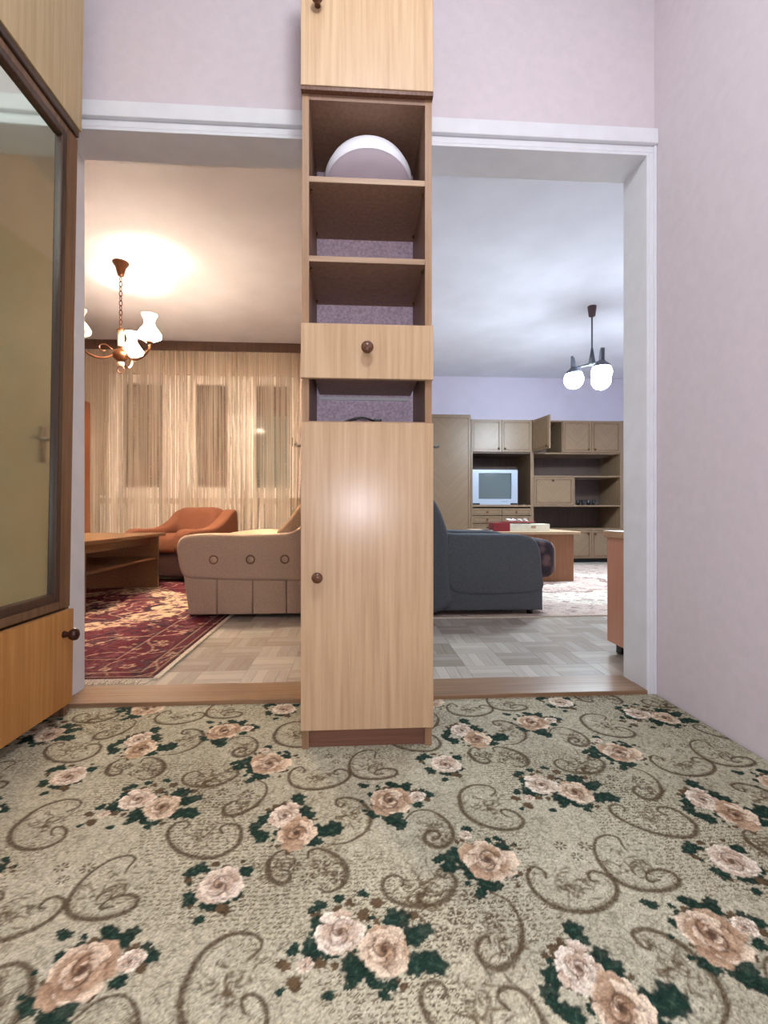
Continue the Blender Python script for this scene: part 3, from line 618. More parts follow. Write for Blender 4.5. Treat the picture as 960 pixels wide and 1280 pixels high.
# white ceiling-lamp cover leaning on the top shelf
pf = thing('ceiling_lamp_cover', (0.045, 1.566, 1.688), 'white round opal ceiling lamp cover resting on the top tower shelf', 'lamp cover', world=True)
TLT = math.radians(-18); pc = (0.045, 1.560, 1.742)
lathe('opal_bowl', [(0.138, 0.0), (0.143, 0.014), (0.142, 0.035), (0.132, 0.062), (0.108, 0.088), (0.070, 0.104), (0, 0.110)], M['plafond'], pf, pc, 56, (TLT, 0, 0))
lathe('face_disc', [(0, .003), (0.09, .002), (0.136, 0.001), (0.138, 0.004)], M['plafond_face'], pf, pc, 56, (TLT, 0, 0))
lathe('mounting_ring', [(0, 0), (.06, 0), (.06, .036), (0, .036)], M['plafond_face'], pf, (0.045, 1.60, 1.6885), 32)
# cable on the lowest open shelf
cb = thing('power_cable', (0.03, 1.46, 0.968), 'black power cable coiled on the lowest open tower shelf', 'cable', world=True)
tube('cord', spline([(-.07, 1.50, .972), (-.03, 1.455, .972), (-.0, 1.445, .980), (.025, 1.445, .984), (.05, 1.45, .978), (.075, 1.47, .973), (.12, 1.47, .972), (.17, 1.49, .972)], 6), .0035, M['black'], cb)
cb.children[0].location = -Vector(cb.location)
box('plug', .058, .082, 1.44, 1.456, .969, .982, M['black'], cb, 0.004)
tag(box('small_packet', -.012, .02, 1.435, 1.46, 1.2485, 1.258, plain('blue_white_foil', (150, 170, 200), 0.3, var=.3, scale=60), None, 0.001), 'tiny blue white packet lying above the tower drawer', 'packet')

# ------------------------------------------------------------------ hall cupboard with mirror, leaning a little into the hall
cu = thing('hall_cupboard', (-0.985, 1.71, 0.006), 'tall hall cupboard with a mirror door and honey wood lower door', 'cupboard')
# local frame: +X faces the hall, Y runs back along the hall (negative), origin at the foot of the far corner
CD, CW, CH = 0.44, 1.0, 2.52
box('side_panel', -CD, 0.0, -0.018, 0, 0.0, CH, M['frame_brown'], cu)
box('side_panel', -CD, 0.0, -CW, -CW + .018, 0.0, CH, M['frame_brown'], cu)
box('back_panel', -CD, -CD + .006, -CW + .018, -.018, 0.05, CH, M['carcass'], cu)
box('plinth', -.07, -.05, -CW + .018, -.018, 0.0, .05, M['plinth'], cu)
for z in (0.05, .37, 1.99, CH - .018): box('shelf', -CD + .006, -.002, -CW + .018, -.018, z, z + .016, M['carcass'], cu)
ld = box('door', 0.0, 0.018, -CW, 0, 0.045, .364, M['honey'], cu, 0.0015)
kb = lathe('knob', [(0, 0), (.012, 0), (.010, .008), (.008, .014), (.016, .022), (.020, .032), (.018, .042), (.008, .048), (0, .049)], M['knob_dark'], ld, (.018, -.055, .288), 20, (0, PI / 2, 0))
ud = box('door', 0.0, 0.018, -CW, 0, 1.998, CH, M['pale_oak'], cu, 0.0015)
box('moulding', 0.0, 0.014, -CW, -.006, 1.972, 1.996, M['frame_dark'], cu, 0.004)
# mirror door: frame of stiles and rails, dark inner moulding, glass
md = box('mirror_frame', -.012, 0.006, -.062, -.001, .372, 1.97, M['frame_brown'], cu, 0.003)
box('stile', -.012, 0.006, -CW, -CW + .06, .372, 1.97, M['frame_brown'], cu, 0.003)
box('rail', -.012, 0.006, -CW + .06, -.062, .372, .40, M['frame_brown'], cu, 0.003)
box('rail', -.012, 0.006, -CW + .06, -.062, 1.945, 1.97, M['frame_brown'], cu, 0.003)
box('inner_moulding', -.012, 0.010, -.09, -.0625, .401, 1.944, M['frame_dark'], cu, 0.005)
box('inner_moulding', -.012, 0.010, -CW + .0605, -CW + .088, .401, 1.944, M['frame_dark'], cu, 0.005)
box('inner_moulding', -.012, 0.010, -CW + .088, -.09, .401, .428, M['frame_dark'], cu, 0.005)
box('inner_moulding', -.012, 0.010, -CW + .088, -.09, 1.918, 1.944, M['frame_dark'], cu, 0.005)
tag(box('mirror_glass', -.011, -.004, -CW + .088, -.09, .428, 1.918, M['mirror'], cu), 'cloudy mirror glass')
cu.rotation_euler = (0, math.radians(0.93), 0)

# ------------------------------------------------------------------ warm room
# window, radiators, curtain
wn = thing('window_1', (-1.8, 6.1, WZ0), 'white three-part window behind the sheer curtain', 'window', kind='structure', world=True)
panes = [(-2.81, -2.34), (-1.936, -1.555), (-1.22, -.80)]
FY0, FY1 = WINY + .03, WINY + .10
edges = [WX0 + .002] + [e for p in panes for e in (p[0] - .07, p[1] + .07)] + [WX1 - .002]
box('frame_rail', WX0 + .002, WX1 - .002, FY0, FY1, WZ0 + .002, WZ0 + .05, M['win_white'], wn); box('frame_rail', WX0 + .002, WX1 - .002, FY0, FY1, WZ1 - .06, WZ1 - .002, M['win_white'], wn)
for k in range(0, len(edges), 2): box('mullion', edges[k], edges[k + 1], FY0 + .004, FY1 - .004, WZ0 + .05, WZ1 - .06, M['win_white'], wn)
for k, (a, b) in enumerate(panes):
    bm = bmesh.new(); z0, z1 = WZ0 + .05, WZ1 - .06
    c_ = ((a + b) / 2, (FY0 + FY1) / 2, (z0 + z1) / 2); hw, hh = (b - a) / 2, (z1 - z0) / 2
    for q in ((-hw - .07, -hw, -hh, hh), (hw, hw + .07, -hh, hh), (-hw, hw, -hh, -hh + .05), (-hw, hw, hh - .05, hh)): add_box(bm, q[0], q[1], -.045, .03, q[2], q[3])
    cs = link('casement', bm_mesh(bm), M['win_white'], wn, c_)
    box('pane', a, b, FY0 + .03, FY0 + .035, z0 + .05, z1 - .05, M['glass'], cs)
    tube('handle', [(b + .035 - c_[0], -.046, -.02), (b + .035 - c_[0], -.07, -.02), (b + .035 - c_[0], -.075, -.03), (b + .035 - c_[0], -.075, -.12)], .008, M['brass'], cs).location = (0, 0, 0)
    sh = thing('roller_shutter', ((a + b) / 2, WINY + .16, WZ0), ['brown lowered roller shutter behind the leftmost window pane', 'brown lowered roller shutter behind the middle window pane', 'grey green roller shutter behind the window pane nearest the tower'][k], 'shutter', 'roller shutters', world=True)
    n = 0; z = WZ0 + .005
    while z < WZ1 - .05: box('slat', a - .1, b + .1, WINY + .13, WINY + .142, z, z + .046, M['shutter_grey'] if k == 2 and z < 1.88 else M['shutter'], sh, 0.004, 1); z += .048
box('window_board', WX0 - .05, WX1 + .05, WINY - .06, WINY + .028, WZ0 - .03, WZ0, M['win_white'], wn, 0.004)
for k, x in enumerate((-2.55, -1.25)):
    rd = thing('radiator', (x, 5.93, .12), ['white ribbed radiator under the left window casement', 'white ribbed radiator under the window casement nearest the tower'][k], 'radiator', 'radiators under the window', world=True)
    for j in range(12): box('fin', x - .47 + j * .08, x - .47 + j * .08 + .066, 5.89, 5.975, .16, .80, M['radiator'], rd, 0.012)
    box('header_pipe', x - .48, x + .50, 5.92, 5.945, .20, .23, M['radiator'], rd); box('header_pipe', x - .48, x + .50, 5.92, 5.945, .73, .76, M['radiator'], rd)
    for j in (-.40, .42): box('foot', x + j - .015, x + j + .015, 5.92, 5.95, .002, .2, M['radiator'], rd)
cn = thing('curtain_cornice', (-1.86, 5.77, 2.59), 'dark brown wooden curtain cornice along the ceiling', 'cornice', world=True)
box('fascia', LX + .003, PX0 - .003, 5.74, 5.762, 2.588, 2.697, M['frame_dark'], cn, 0.003); box('top_board', LX + .003, PX0 - .003, 5.762, 5.88, 2.68, 2.697, M['frame_dark'], cn)
box('rail', LX + .003, PX0 - .003, 5.812, 5.826, 2.655, 2.68, M['win_white'], cn)
def sheer(x0, x1, label, seed):
    R = np.random.default_rng(seed); n = int((x1 - x0) / .006); xs = np.linspace(x0, x1, n); zs = np.linspace(.03, 2.655, 30)
    gather = sum(np.exp(-((xs - g_) / .13) ** 2) for g_ in (-3.45, -2.15, -1.95, -1.38, -.62)); ph = np.cumsum(R.uniform(.6, 1.4, n) * (.16 + .55 * gather)); amp = .012 + .022 * gather
    co = np.zeros((len(zs), n, 3), np.float32); co[..., 0] = xs[None]; co[..., 2] = zs[:, None]
    t = (zs[:, None] / 2.655); co[..., 1] = 5.819 + amp[None] * np.sin(ph[None] + .25 * np.sin(zs[:, None] * 1.3)) * (1.15 - .45 * t)
    me = grid_mesh(xs, zs, 0.0, None, 'sheer'); me.vertices.foreach_set('co', co.reshape(-1, 3).ravel()); me.update()
    return tag(link('sheer_curtain', me, M['sheer'], smooth=True), label, 'curtain', 'sheer curtains')
sheer(-3.66, -2.12, 'beige sheer curtain panel at the left by the orange wardrobe', 1)
sheer(-2.115, -0.05, 'wide beige sheer curtain panel behind the rust armchair', 2)

# orange wardrobe by the curtain
wr = thing('wardrobe', (-3.31, 5.35, 0), 'orange veneered wardrobe at the left end of the curtain', 'wardrobe', world=True)
box('body', -3.65, -2.97, 5.12, 5.60, .06, 1.93, M['wardrobe'], wr, 0.003); box('plinth', -3.63, -2.99, 5.14, 5.58, .005, .06, M['frame_dark'], wr)
for a, b in ((-3.645, -3.315), (-3.305, -2.975)):
    d_ = box('door', a, b, 5.10, 5.118, .09, 1.92, M['wardrobe'], wr, 0.002); knob(d_, (b - .04 if a < -3.4 else a + .04), 5.10, 1.0, .014, M['brass'])

# persian rugs
def persian(w, h, st, pal, seed, border):
    R = np.random.default_rng(seed); nx, ny = int(w / st) + 1, int(h / st) + 1
    xs = np.linspace(-w / 2, w / 2, nx); ys = np.linspace(-h / 2, h / 2, ny); X, Y = np.meshgrid(np.abs(xs), np.abs(ys))
    C = [np.array(lin(c)[:3]) for c in pal]; red, dark, cream, pink, green = C
    e = np.minimum(w / 2 - X, h / 2 - Y)
    img = np.ones((ny, nx, 3)) * cream
    def put(m, c, a=1.0): img[m] = img[m] * (1 - a) + c * a
    sp = ((w / 2 - border - X) / (w * .36) + (h / 2 - border - Y) / (h * .30)) < 1 + .06 * np.sin(X * 38) * np.sin(Y * 38)
    put(sp, red)
    md = np.hypot(X / (w * .22), Y / (h * .20)) + .06 * np.cos(12 * np.arctan2(Y, X)); put(md < 1, dark); put(md < .9, red); put(md < .45, cream); put(md < .3, dark)
    put(e < border, red)
    # rosettes, leaves and vines, mirrored over both axes
    for k in range(620):
        cx, cy = R.random() * w / 2, R.random() * h / 2; r = R.uniform(.010, .030); d = np.hypot(X - cx, Y - cy); a = np.arctan2(Y - cy, X - cx); rr = r * (1 + .25 * np.cos(a * R.integers(4, 8)))
        c1, c2 = [C[i] for i in R.choice([0, 1, 1, 3, 3, 4, 4, 2], 2)]
        put(d < rr, c1, .85); put(d < rr * .5, c2, .85)
    for k in range(110):
        cx, cy, ph, f = R.random() * w / 2, R.random() * h / 2, R.random() * 6, R.uniform(8, 20); th = R.random() * PI
        q = (X - cx) * math.cos(th) + (Y - cy) * math.sin(th); v = -(X - cx) * math.sin(th) + (Y - cy) * math.cos(th)
        put((np.abs(v - .05 * np.sin(q * f + ph)) < .0045) & (np.abs(q) < .3), C[R.choice([0, 1, 3, 4, 3, 2])], .7)
    for a, b, c in ((0.0, .018, dark), (.018, .026, cream), (border * .22, border * .25, cream), (border * .25, border * .29, dark), (border * .78, border * .82, cream), (border * .82, border * .87, dark)): put((e >= a) & (e < b), c, .5)
    return xs, ys, img.astype(np.float32)
def rug(name, x0, x1, y0, y1, st, pal, seed, border, label, fringe):
    r = thing(name, ((x0 + x1) / 2, (y0 + y1) / 2, .0045), label, 'rug')
    xs, ys, c = persian(x1 - x0, y1 - y0, st, pal, seed, border)
    link('pile', grid_mesh(xs, ys, .009, c, 'rug_pile'), M['rug'], r)
    w, h = (x1 - x0) / 2, (y1 - y0) / 2
    box('backing', -w, w, -h, h, .0, .0085, M['fringe'], r)
    if fringe:
        for s in (-1, 1):
            bm = bmesh.new()
            x = -w
            while x < w:
                dx = random.uniform(-.006, .006); l = random.uniform(.035, .06); q = [(x, s * h), (x + .005, s * h), (x + .005 + dx, s * (h + l)), (x + dx, s * (h + l))]
                A = [bm.verts.new((a, b, .006 if i < 2 else .002)) for i, (a, b) in enumerate(q)]; B = [bm.verts.new((v.co.x, v.co.y, v.co.z + .002)) for v in A]
                bm.faces.new(B); bm.faces.new(A[::-1])
                for i in range(4): bm.faces.new((A[i], A[(i + 1) % 4], B[(i + 1) % 4], B[i]))
                x += .008
            link('fringe', bm_mesh(bm), M['fringe'], r)['kind'] = 'stuff'
        for s in (-1, 1): box('edge_binding', *sorted((s * w, s * (w + .022))), -h, h, .0, .009, M['fringe'], r, 0.002)
    return r
rug('persian_rug', -2.95, -0.832, 2.04, 5.05, .008, [(88, 34, 44), (46, 28, 38), (190, 168, 140), (120, 72, 78), (72, 58, 66)], 5, .34, 'burgundy and cream persian rug with pale fringe in the warm room', True)
rug('persian_rug', 0.20, 3.45, 3.10, 6.10, .012, [(192, 170, 158), (138, 112, 104), (208, 199, 184), (190, 170, 158), (160, 150, 146)], 9, .36, 'pale pink and beige persian rug in front of the wall unit', False)
RZ = .0135

# coffee table: two end panels, shelf, top
def coffee_table(loc, w, d, h, label, mt, mp, shelf=True):
    t = thing('coffee_table', loc, label, 'coffee table', 'panel leg coffee tables')
    box('top', -w / 2, w / 2, -d / 2, d / 2, h - .028, h, mt, t, 0.004)
    for s in (-1, 1):
        y = s * (d / 2 - .09); box('end_panel', -w / 2 + .035, w / 2 - .035, y - .016, y + .016, 0, h - .028, mp, t, 0.003)
    if shelf: box('shelf', -w / 2 + .05, w / 2 - .05, -d / 2 + .107, d / 2 - .107, .26, .28, mp, t, 0.003)
    box('rail', -w / 2 + .12, -w / 2 + .14, -d / 2 + .107, d / 2 - .107, h - .10, h - .028, mp, t); box('rail', w / 2 - .14, w / 2 - .12, -d / 2 + .107, d / 2 - .107, h - .10, h - .028, mp, t)
    return t
coffee_table((-2.10, 3.90, RZ), .70, 1.38, .495, 'brown veneered coffee table with a lower shelf on the burgundy rug', M['table'], M['table'])
ct2 = coffee_table((1.74, 4.98, RZ), .94, .82, .495, 'pale topped coffee table with red-brown end panels beyond the charcoal armchair', M['table_pale'], M['table_red'])

# tan button-sided sofa, side towards the hall
SY0, SY1 = 3.18, 4.62
so = thing('button_sofa', (-0.62, 3.9, .0136), 'tan sofa with three buttons on its side panel', 'sofa', world=True)
arm_prof = arcs([(-1.145, .40), (-1.150, .485), (-1.105, .545), (-.95, .556), (-.72, .552), (-.50, .556), (-.42, .570), (-.345, .615), (-.265, .72), (-.19, .79), (-.10, .79), (-.085, .60), (-.09, .36), (-.09, .245), (-.30, .243), (-.70, .25), (-1.00, .262), (-1.095, .275), (-1.128, .32)], 3)
for y0, y1 in ((SY0, SY0 + .19),):
    a_ = prism('arm', arm_prof, y0, y1, M['tan'], so, .028, 4)
    front = y0 == SY0; yf = y0 if front else y1
    for x in (-.913, -.677, -.455):
        lathe('button', [(0, .012), (.012, .011), (.019, .006), (.021, 0), (.026, -.004), (0, -.004)], M['tan'], a_, (x, yf, .39), 20, (PI / 2 if front else -PI / 2, 0, 0))
        lathe('button_seam', [(.020, .001), (.024, .004), (.030, .003), (.032, -.003)], M['tan_seam'], a_, (x, yf, .39), 20, (PI / 2 if front else -PI / 2, 0, 0))
    xs = [-1.085, -.895, -.665, -.445, -.245, -.095]
    tops = [.262, .258, .25, .246, .244, .244]
    for k in range(5):
        pr = [(xs[k] + (.0 if k else .012), .03), (xs[k + 1] - .004, .03), (xs[k + 1] - .004, tops[k + 1] + .03), (xs[k] - (.0 if k else .025), tops[k] + .03)]
        prism('lower_panel', pr, y0 + .012, y1 - .012, M['tan'], so, .009, 2)
box('base', -1.02, -.12, SY0 + .19, SY1, .05, .32, M['tan'], so, 0.01)
for k in range(2):
    y0 = SY0 + .195 + k * .622; soft('seat_cushion', -1.10, -.40, y0, y0 + .618, .32, .515, M['tan_light'], so, .05, .035)
    prism('back_cushion', arcs([(-.55, .53), (-.46, .65), (-.36, .78), (-.28, .83), (-.16, .82), (-.12, .60), (-.14, .46), (-.40, .46)], 3), y0, y0 + .618, M['tan_light'], so, .03, 3)
for x in (-1.0, -.18):
    for y in (SY0 + .1, SY1 - .1): lathe('foot', [(0, .0), (.022, .0), (.028, .04), (0, .04)], M['frame_dark'], so, (x, y, .0137), 12)

# armchair builder (local: faces -Y, width along X)
def armchair(loc, rz, label, m_up, m_low, name='armchair'):
    t = thing(name, loc, label, 'armchair', rotz=rz)
    W, D = .40, .40
    for s in (-1, 1):
        prof = arcs([(-D, .28), (-D - .02, .44), (-D + .05, .515), (-.15, .51), (.02, .53), (.16, .60), (.27, .69), (.36, .70), (.38, .50), (.36, .30), (.1, .26), (-.2, .26)], 3)
        # profile runs along local Y: build along X then turn
        o = prism('arm', prof, 0, .15, m_up, t, .045, 4)
        cx = sum(p[0] for p in prof) / len(prof); cz = sum(p[1] for p in prof) / len(prof)
        o.rotation_euler = (0, 0, PI / 2); o.location = (s * (W - .075), cx, cz)
    soft('seat_cushion', -W + .14, W - .14, -D - .01, .18, .28, .45, m_up, t, .05, .02)
    b_ = soft('backrest', -W + .13, W - .13, .13, .36, .30, .735, m_up, t, .08); b_.rotation_euler = (-.12, 0, 0)
    soft('base', -W + .02, W - .02, -D + .02, .36, .05, .31, m_low, t, .02)
    for x in (-.32, .32):
        for y in (-.32, .3): lathe('foot', [(0, 0), (.02, 0), (.026, .055), (0, .055)], M['frame_dark'], t, (x, y, 0), 12)
    return t
armchair((-1.80, 5.22, RZ + .0003), math.radians(-24), 'rust brown armchair in front of the sheer curtain', M['rust'], M['rust_dark'])
armchair((-0.42, 5.24, .005), math.radians(-90), 'rust brown armchair mostly hidden beyond the tan sofa', M['rust'], M['rust_dark'])

# charcoal armchair, side towards the hall, facing right
ca = thing('armchair', (.82, 3.55, RZ), 'charcoal fabric armchair seen from its side on the pale rug', 'armchair', world=True)
for y0, y1 in ((3.125, 3.32), (3.78, 3.975)):
    prof = arcs([(.60, .30), (.60, .535), (.70, .553), (.95, .551), (1.12, .547), (1.205, .515), (1.243, .43), (1.252, .30), (1.255, .18), (1.10, .155), (.85, .145), (.65, .17)], 3)
    prism('arm', prof, y0, y1, M['charcoal'], ca, .03, 4)
    prism('side_base', [(.33, .05), (1.255, .045), (1.255, .20), (.33, .20)], y0 + .008, y1 - .008, M['charcoal'], ca, .012, 3)
prism('backrest', arcs([(.30, .06), (.28, .45), (.31, .76), (.38, .835), (.47, .825), (.545, .75), (.60, .62), (.625, .50), (.63, .25), (.62, .06)], 3), 3.115, 3.985, M['charcoal'], ca, .045, 4)
box('seat_base', .62, 1.22, 3.33, 3.77, .06, .30, M['charcoal'], ca, .01)
sc = soft('seat_cushion', .60, 1.43, 3.325, 3.775, .23, .50, M['cover'], ca, .06, .02); tag(sc, 'dark patterned seat cushion')
tube('piping', [(1.405, 3.35, .475), (1.43, 3.36, .44), (1.434, 3.36, .35), (1.43, 3.36, .27)], .006, M['piping'], sc).location = -OFF[sc.name]
tube('piping', [(1.405, 3.36, .478), (1.41, 3.5, .482), (1.41, 3.6, .482), (1.405, 3.75, .478)], .006, M['piping'], sc).location = -OFF[sc.name]
for x in (.40, 1.19):
    for y in (3.20, 3.90): lathe('foot', [(0, 0), (.02, 0), (.025, .05), (0, .05)], M['black'], ca, (x, y, RZ + .0003), 12)

# things on the pale table
TZ = RZ + .4955
b_ = thing('game_box', (1.60, 4.72, TZ), 'flat cream and red cardboard box on the pale coffee table', 'box', world=True)
box('red_end', 1.36, 1.53, 4.64, 4.80, TZ, TZ + .085, M['red_box'], b_, .002); box('carton', 1.5305, 1.93, 4.64, 4.82, TZ, TZ + .072, M['white_box'], b_, .002); box('lid', 1.48, 1.80, 4.66, 4.81, TZ + .0855, TZ + .095, M['red_box'], b_, .002)
box('sticker', 1.74, 1.79, 4.638, 4.64, TZ + .03, TZ + .055, M['table_pale'], b_)
bm = bmesh.new()
for k in range(40):
    x = 1.52 + .22 * random.random(); y = 4.67 + .1 * random.random(); r = .03; A = [bm.verts.new((x + random.uniform(-r, r) - 1.63, y + random.uniform(-r, r) - 4.72, random.uniform(.0, .035))) for _ in range(3)]; bm.faces.new(A)
bmesh.ops.solidify(bm, geom=bm.faces[:], thickness=.001)
tag(link('crumpled_paper', bm_mesh(bm), M['paper'], None, (1.63, 4.72, TZ + .096)), 'crumpled white paper on top of the cardboard box', 'paper')
bk = thing('notebook', (1.40, 4.64, TZ), 'dark maroon notebook lying at the table edge by the red box', 'book', world=True)
box('pages', 1.285, 1.345, 4.60, 4.80, TZ + .003, TZ + .015, M['white_box'], bk); box('cover', 1.28, 1.35, 4.595, 4.805, TZ, TZ + .003, M['book'], bk); box('cover', 1.28, 1.35, 4.595, 4.805, TZ + .015, TZ + .018, M['book'], bk)

# red-brown dresser against the back of the hall wall
dr = thing('dresser', (1.70, 2.14, .005), 'red-brown low dresser with a tan top just inside the cool room', 'dresser', world=True)
box('side_panel', 1.262, 1.28, 1.945, 2.328, .058, .575, M['dresser'], dr, .002); box('side_panel', 2.10, 2.118, 1.945, 2.328, .058, .575, M['dresser'], dr, .002)
box('bottom_board', 1.28, 2.10, 1.945, 2.328, .058, .078, M['dresser'], dr); box('back_panel', 1.28, 2.10, 1.945, 1.953, .078, .575, M['dresser'], dr)
box('top', 1.25, 2.13, 1.94, 2.345, .575, .608, M['dresser_top'], dr, .003)
for x0, x1 in ((1.282, 1.688), (1.692, 2.098)):
    d_ = box('door', x0, x1, 2.31, 2.328, .08, .573, M['dresser'], dr, .002); lathe('knob', [(0, 0), (.008, 0), (.012, .018), (0, .022)], M['brass'], d_, (x1 - .04 if x0 < 1.5 else x0 + .04, 2.328, .35), 12, (-PI / 2, 0, 0))
for x in (1.30, 2.05):
    for y in (1.99, 2.27): box('foot', x, x + .045, y, y + .045, .0045, .058, M['black'], dr, .003)

# ------------------------------------------------------------------ wall unit: tall wardrobe, television cabinet, display cabinet
UY, UB = 6.40, 6.955
def unit_door(parent, x0, x1, z0, z1, kx, kz, knob_on=True, name='door'):
    d = box(name, x0 + .002, x1 - .002, UY, UY + .018, z0 + .002, z1 - .002, M['unit_chev'], parent, .0015, 1)
    bm = bmesh.new(); i = .026; w = .014; hx, hz = (x1 - x0) / 2 - i, (z1 - z0) / 2 - i
    for q in ((-hx, hx, hz - w, hz), (-hx, hx, -hz, -hz + w), (-hx, -hx + w, -hz + w, hz - w), (hx - w, hx, -hz + w, hz - w)): add_box(bm, q[0], q[1], -.016, -.009, q[2], q[3])
    link('moulding', bm_mesh(bm), M['frame_brown'], d, OFF[d.name])
    for sx in (-1, 1):
        for sz in (-1, 1):
            lathe('corner_rosette', [(0, 0), (.011, 0), (.012, .004), (.006, .006), (0, .007)], M['brass'], d, (OFF[d.name].x + sx * (hx - .012), UY, OFF[d.name].z + sz * (hz - .012)), 8, (PI / 2, 0, 0))
    if knob_on: lathe('knob', [(0, 0), (.007, 0), (.006, .010), (.014, .016), (.012, .024), (0, .026)], M['bronze'], d, (kx, UY, kz), 12, (PI / 2, 0, 0))
    return d
tl = thing('tall_wardrobe', (1.24, 6.68, 0), 'tall chevron veneered wardrobe unit at the left of the wall unit', 'wardrobe', world=True)
X0, X1 = .92, 1.572
for a, b in ((X0, X0 + .02), (X1 - .02, X1)): box('side_panel', a, b, UY + .02, UB, .005, 2.0, M['unit'], tl)
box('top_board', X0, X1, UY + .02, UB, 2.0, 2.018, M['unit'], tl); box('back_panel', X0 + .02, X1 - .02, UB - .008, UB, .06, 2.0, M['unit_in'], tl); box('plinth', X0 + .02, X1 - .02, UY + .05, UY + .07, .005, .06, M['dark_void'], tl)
unit_door(tl, X0, X1, .06, 2.0, 1.0, 1.1)
tv = thing('television_cabinet', (2.0, 6.68, 0), 'wall unit section with the television niche and six drawers', 'cabinet', world=True)
X0, X1 = 1.576, 2.414
for a, b in ((X0, X0 + .02), (X1 - .02, X1)): box('side_panel', a, b, UY, UB, .005, 1.955, M['unit'], tv)
box('back_panel', X0 + .02, X1 - .02, UB - .008, UB, .06, 1.955, M['unit_in'], tv)
for z in (.06, .775, 1.495, 1.937): box('shelf', X0 + .02, X1 - .02, UY + .02, UB - .008, z, z + .018, M['unit'] if z != 1.495 else M['unit_in'], tv)
box('shelf_edge', X0 + .02, X1 - .02, UY, UY + .02, .77, .797, M['unit'], tv)
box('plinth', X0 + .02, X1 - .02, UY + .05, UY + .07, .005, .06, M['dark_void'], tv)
xm = (X0 + X1) / 2
unit_door(tv, X0 + .005, xm, 1.515, 1.95, xm - .045, 1.56); unit_door(tv, xm, X1 - .005, 1.515, 1.95, xm + .045, 1.56)
for a, b in ((X0 + .02, xm), (xm, X1 - .02)):
    for z0, z1 in ((.655, .75), (.55, .645), (.445, .54), (.33, .435), (.08, .32)):
        d = box('drawer', a + .004, b - .004, UY, UY + .018, z0, z1, M['unit_chev'], tv, .0015, 1)
        bm = bmesh.new(); hx, hz, w = (b - a) / 2 - .025, (z1 - z0) / 2 - .018, .007
        for q in ((-hx, hx, hz - w, hz), (-hx, hx, -hz, -hz + w), (-hx, -hx + w, -hz + w, hz - w), (hx - w, hx, -hz + w, hz - w)): add_box(bm, q[0], q[1], -.015, -.009, q[2], q[3])
        link('moulding', bm_mesh(bm), M['frame_brown'], d, OFF[d.name])
        lathe('knob', [(0, 0), (.007, 0), (.006, .010), (.014, .016), (.012, .024), (0, .026)], M['bronze'], d, ((a + b) / 2, UY, (z0 + z1) / 2), 12, (PI / 2, 0, 0))
dc = thing('display_cabinet', (3.06, 6.68, 0), 'wall unit section with glass shelves, drop door and one door swung open', 'cabinet', world=True)
X0, X1 = 2.418, 3.70
for a, b in ((X0, X0 + .02), (X1 - .045, X1)): box('side_panel', a, b, UY, UB, .005, 1.955, M['unit'], dc)
box('back_panel', X0 + .02, X1 - .045, UB - .008, UB, .06, 1.955, M['unit_in'], dc)
for z in (.06, .455, .775, 1.178, 1.495, 1.937): box('shelf', X0 + .02, X1 - .045, UY + (.02 if z not in (.455, .775, 1.178) else 0), UB - .008, z, z + .018, M['unit'], dc)
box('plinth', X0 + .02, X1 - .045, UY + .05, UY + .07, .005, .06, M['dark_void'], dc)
box('divider', 2.995, 3.013, UY + .002, UB - .008, .793, 1.178, M['unit'], dc)
bx = [2.435, 2.843, 3.25, 3.658]
od = unit_door(dc, bx[0], bx[1], 1.515, 1.95, bx[1] - .05, 1.56, name='open_door')
ang = -math.radians(80); hinge = Vector((bx[0], UY + .018, 0)); cc = OFF[od.name]; rel = cc - hinge; rr = Matrix.Rotation(ang, 3, 'Z') @ Vector((rel.x, rel.y, 0))
od.location = Vector((hinge.x + rr.x, hinge.y + rr.y - .02, cc.z)) - OFF[dc.name]; od.rotation_euler = (0, 0, ang)
box('door_post', 2.836, 2.85, UY + .02, UB - .008, 1.513, 1.937, M['unit'], dc)
unit_door(dc, bx[1], bx[2], 1.515, 1.95, bx[2] - .045, 1.56); unit_door(dc, bx[2], bx[3], 1.515, 1.95, bx[2] + .045, 1.56)
unit_door(dc, X0 + .022, 2.993, .795, 1.176, (X0 + 2.99) / 2, 1.13, name='drop_door')
for a, b in zip(bx[:-1], bx[1:]): unit_door(dc, a, b, .065, .452, b - .05 if a < 3.2 else a + .045, .40)
box('glass_pane', 2.45, 3.05, UY + .03, UY + .035, 1.198, 1.49, M['glass'], dc); box('glass_pane', 3.0, 3.45, UY + .045, UY + .05, 1.198, 1.49, M['glass'], dc)
box('glass_pane', 3.02, 3.36, UY + .03, UY + .035, .795, 1.176, M['glass'], dc)
for k in range(5):
    g = lathe('drinking_glass', [(0, 0), (.024, 0), (.028, .075), (.025, .075), (.021, .006), (0, .006)], M['black'], None, (3.06 + k * .075, 6.56, .7935), 14)
    tag(g, ['leftmost', 'second from the left', 'middle', 'second from the right', 'rightmost'][k] + ' of five small dark glasses behind the cabinet glass', 'glass', 'small dark glasses')
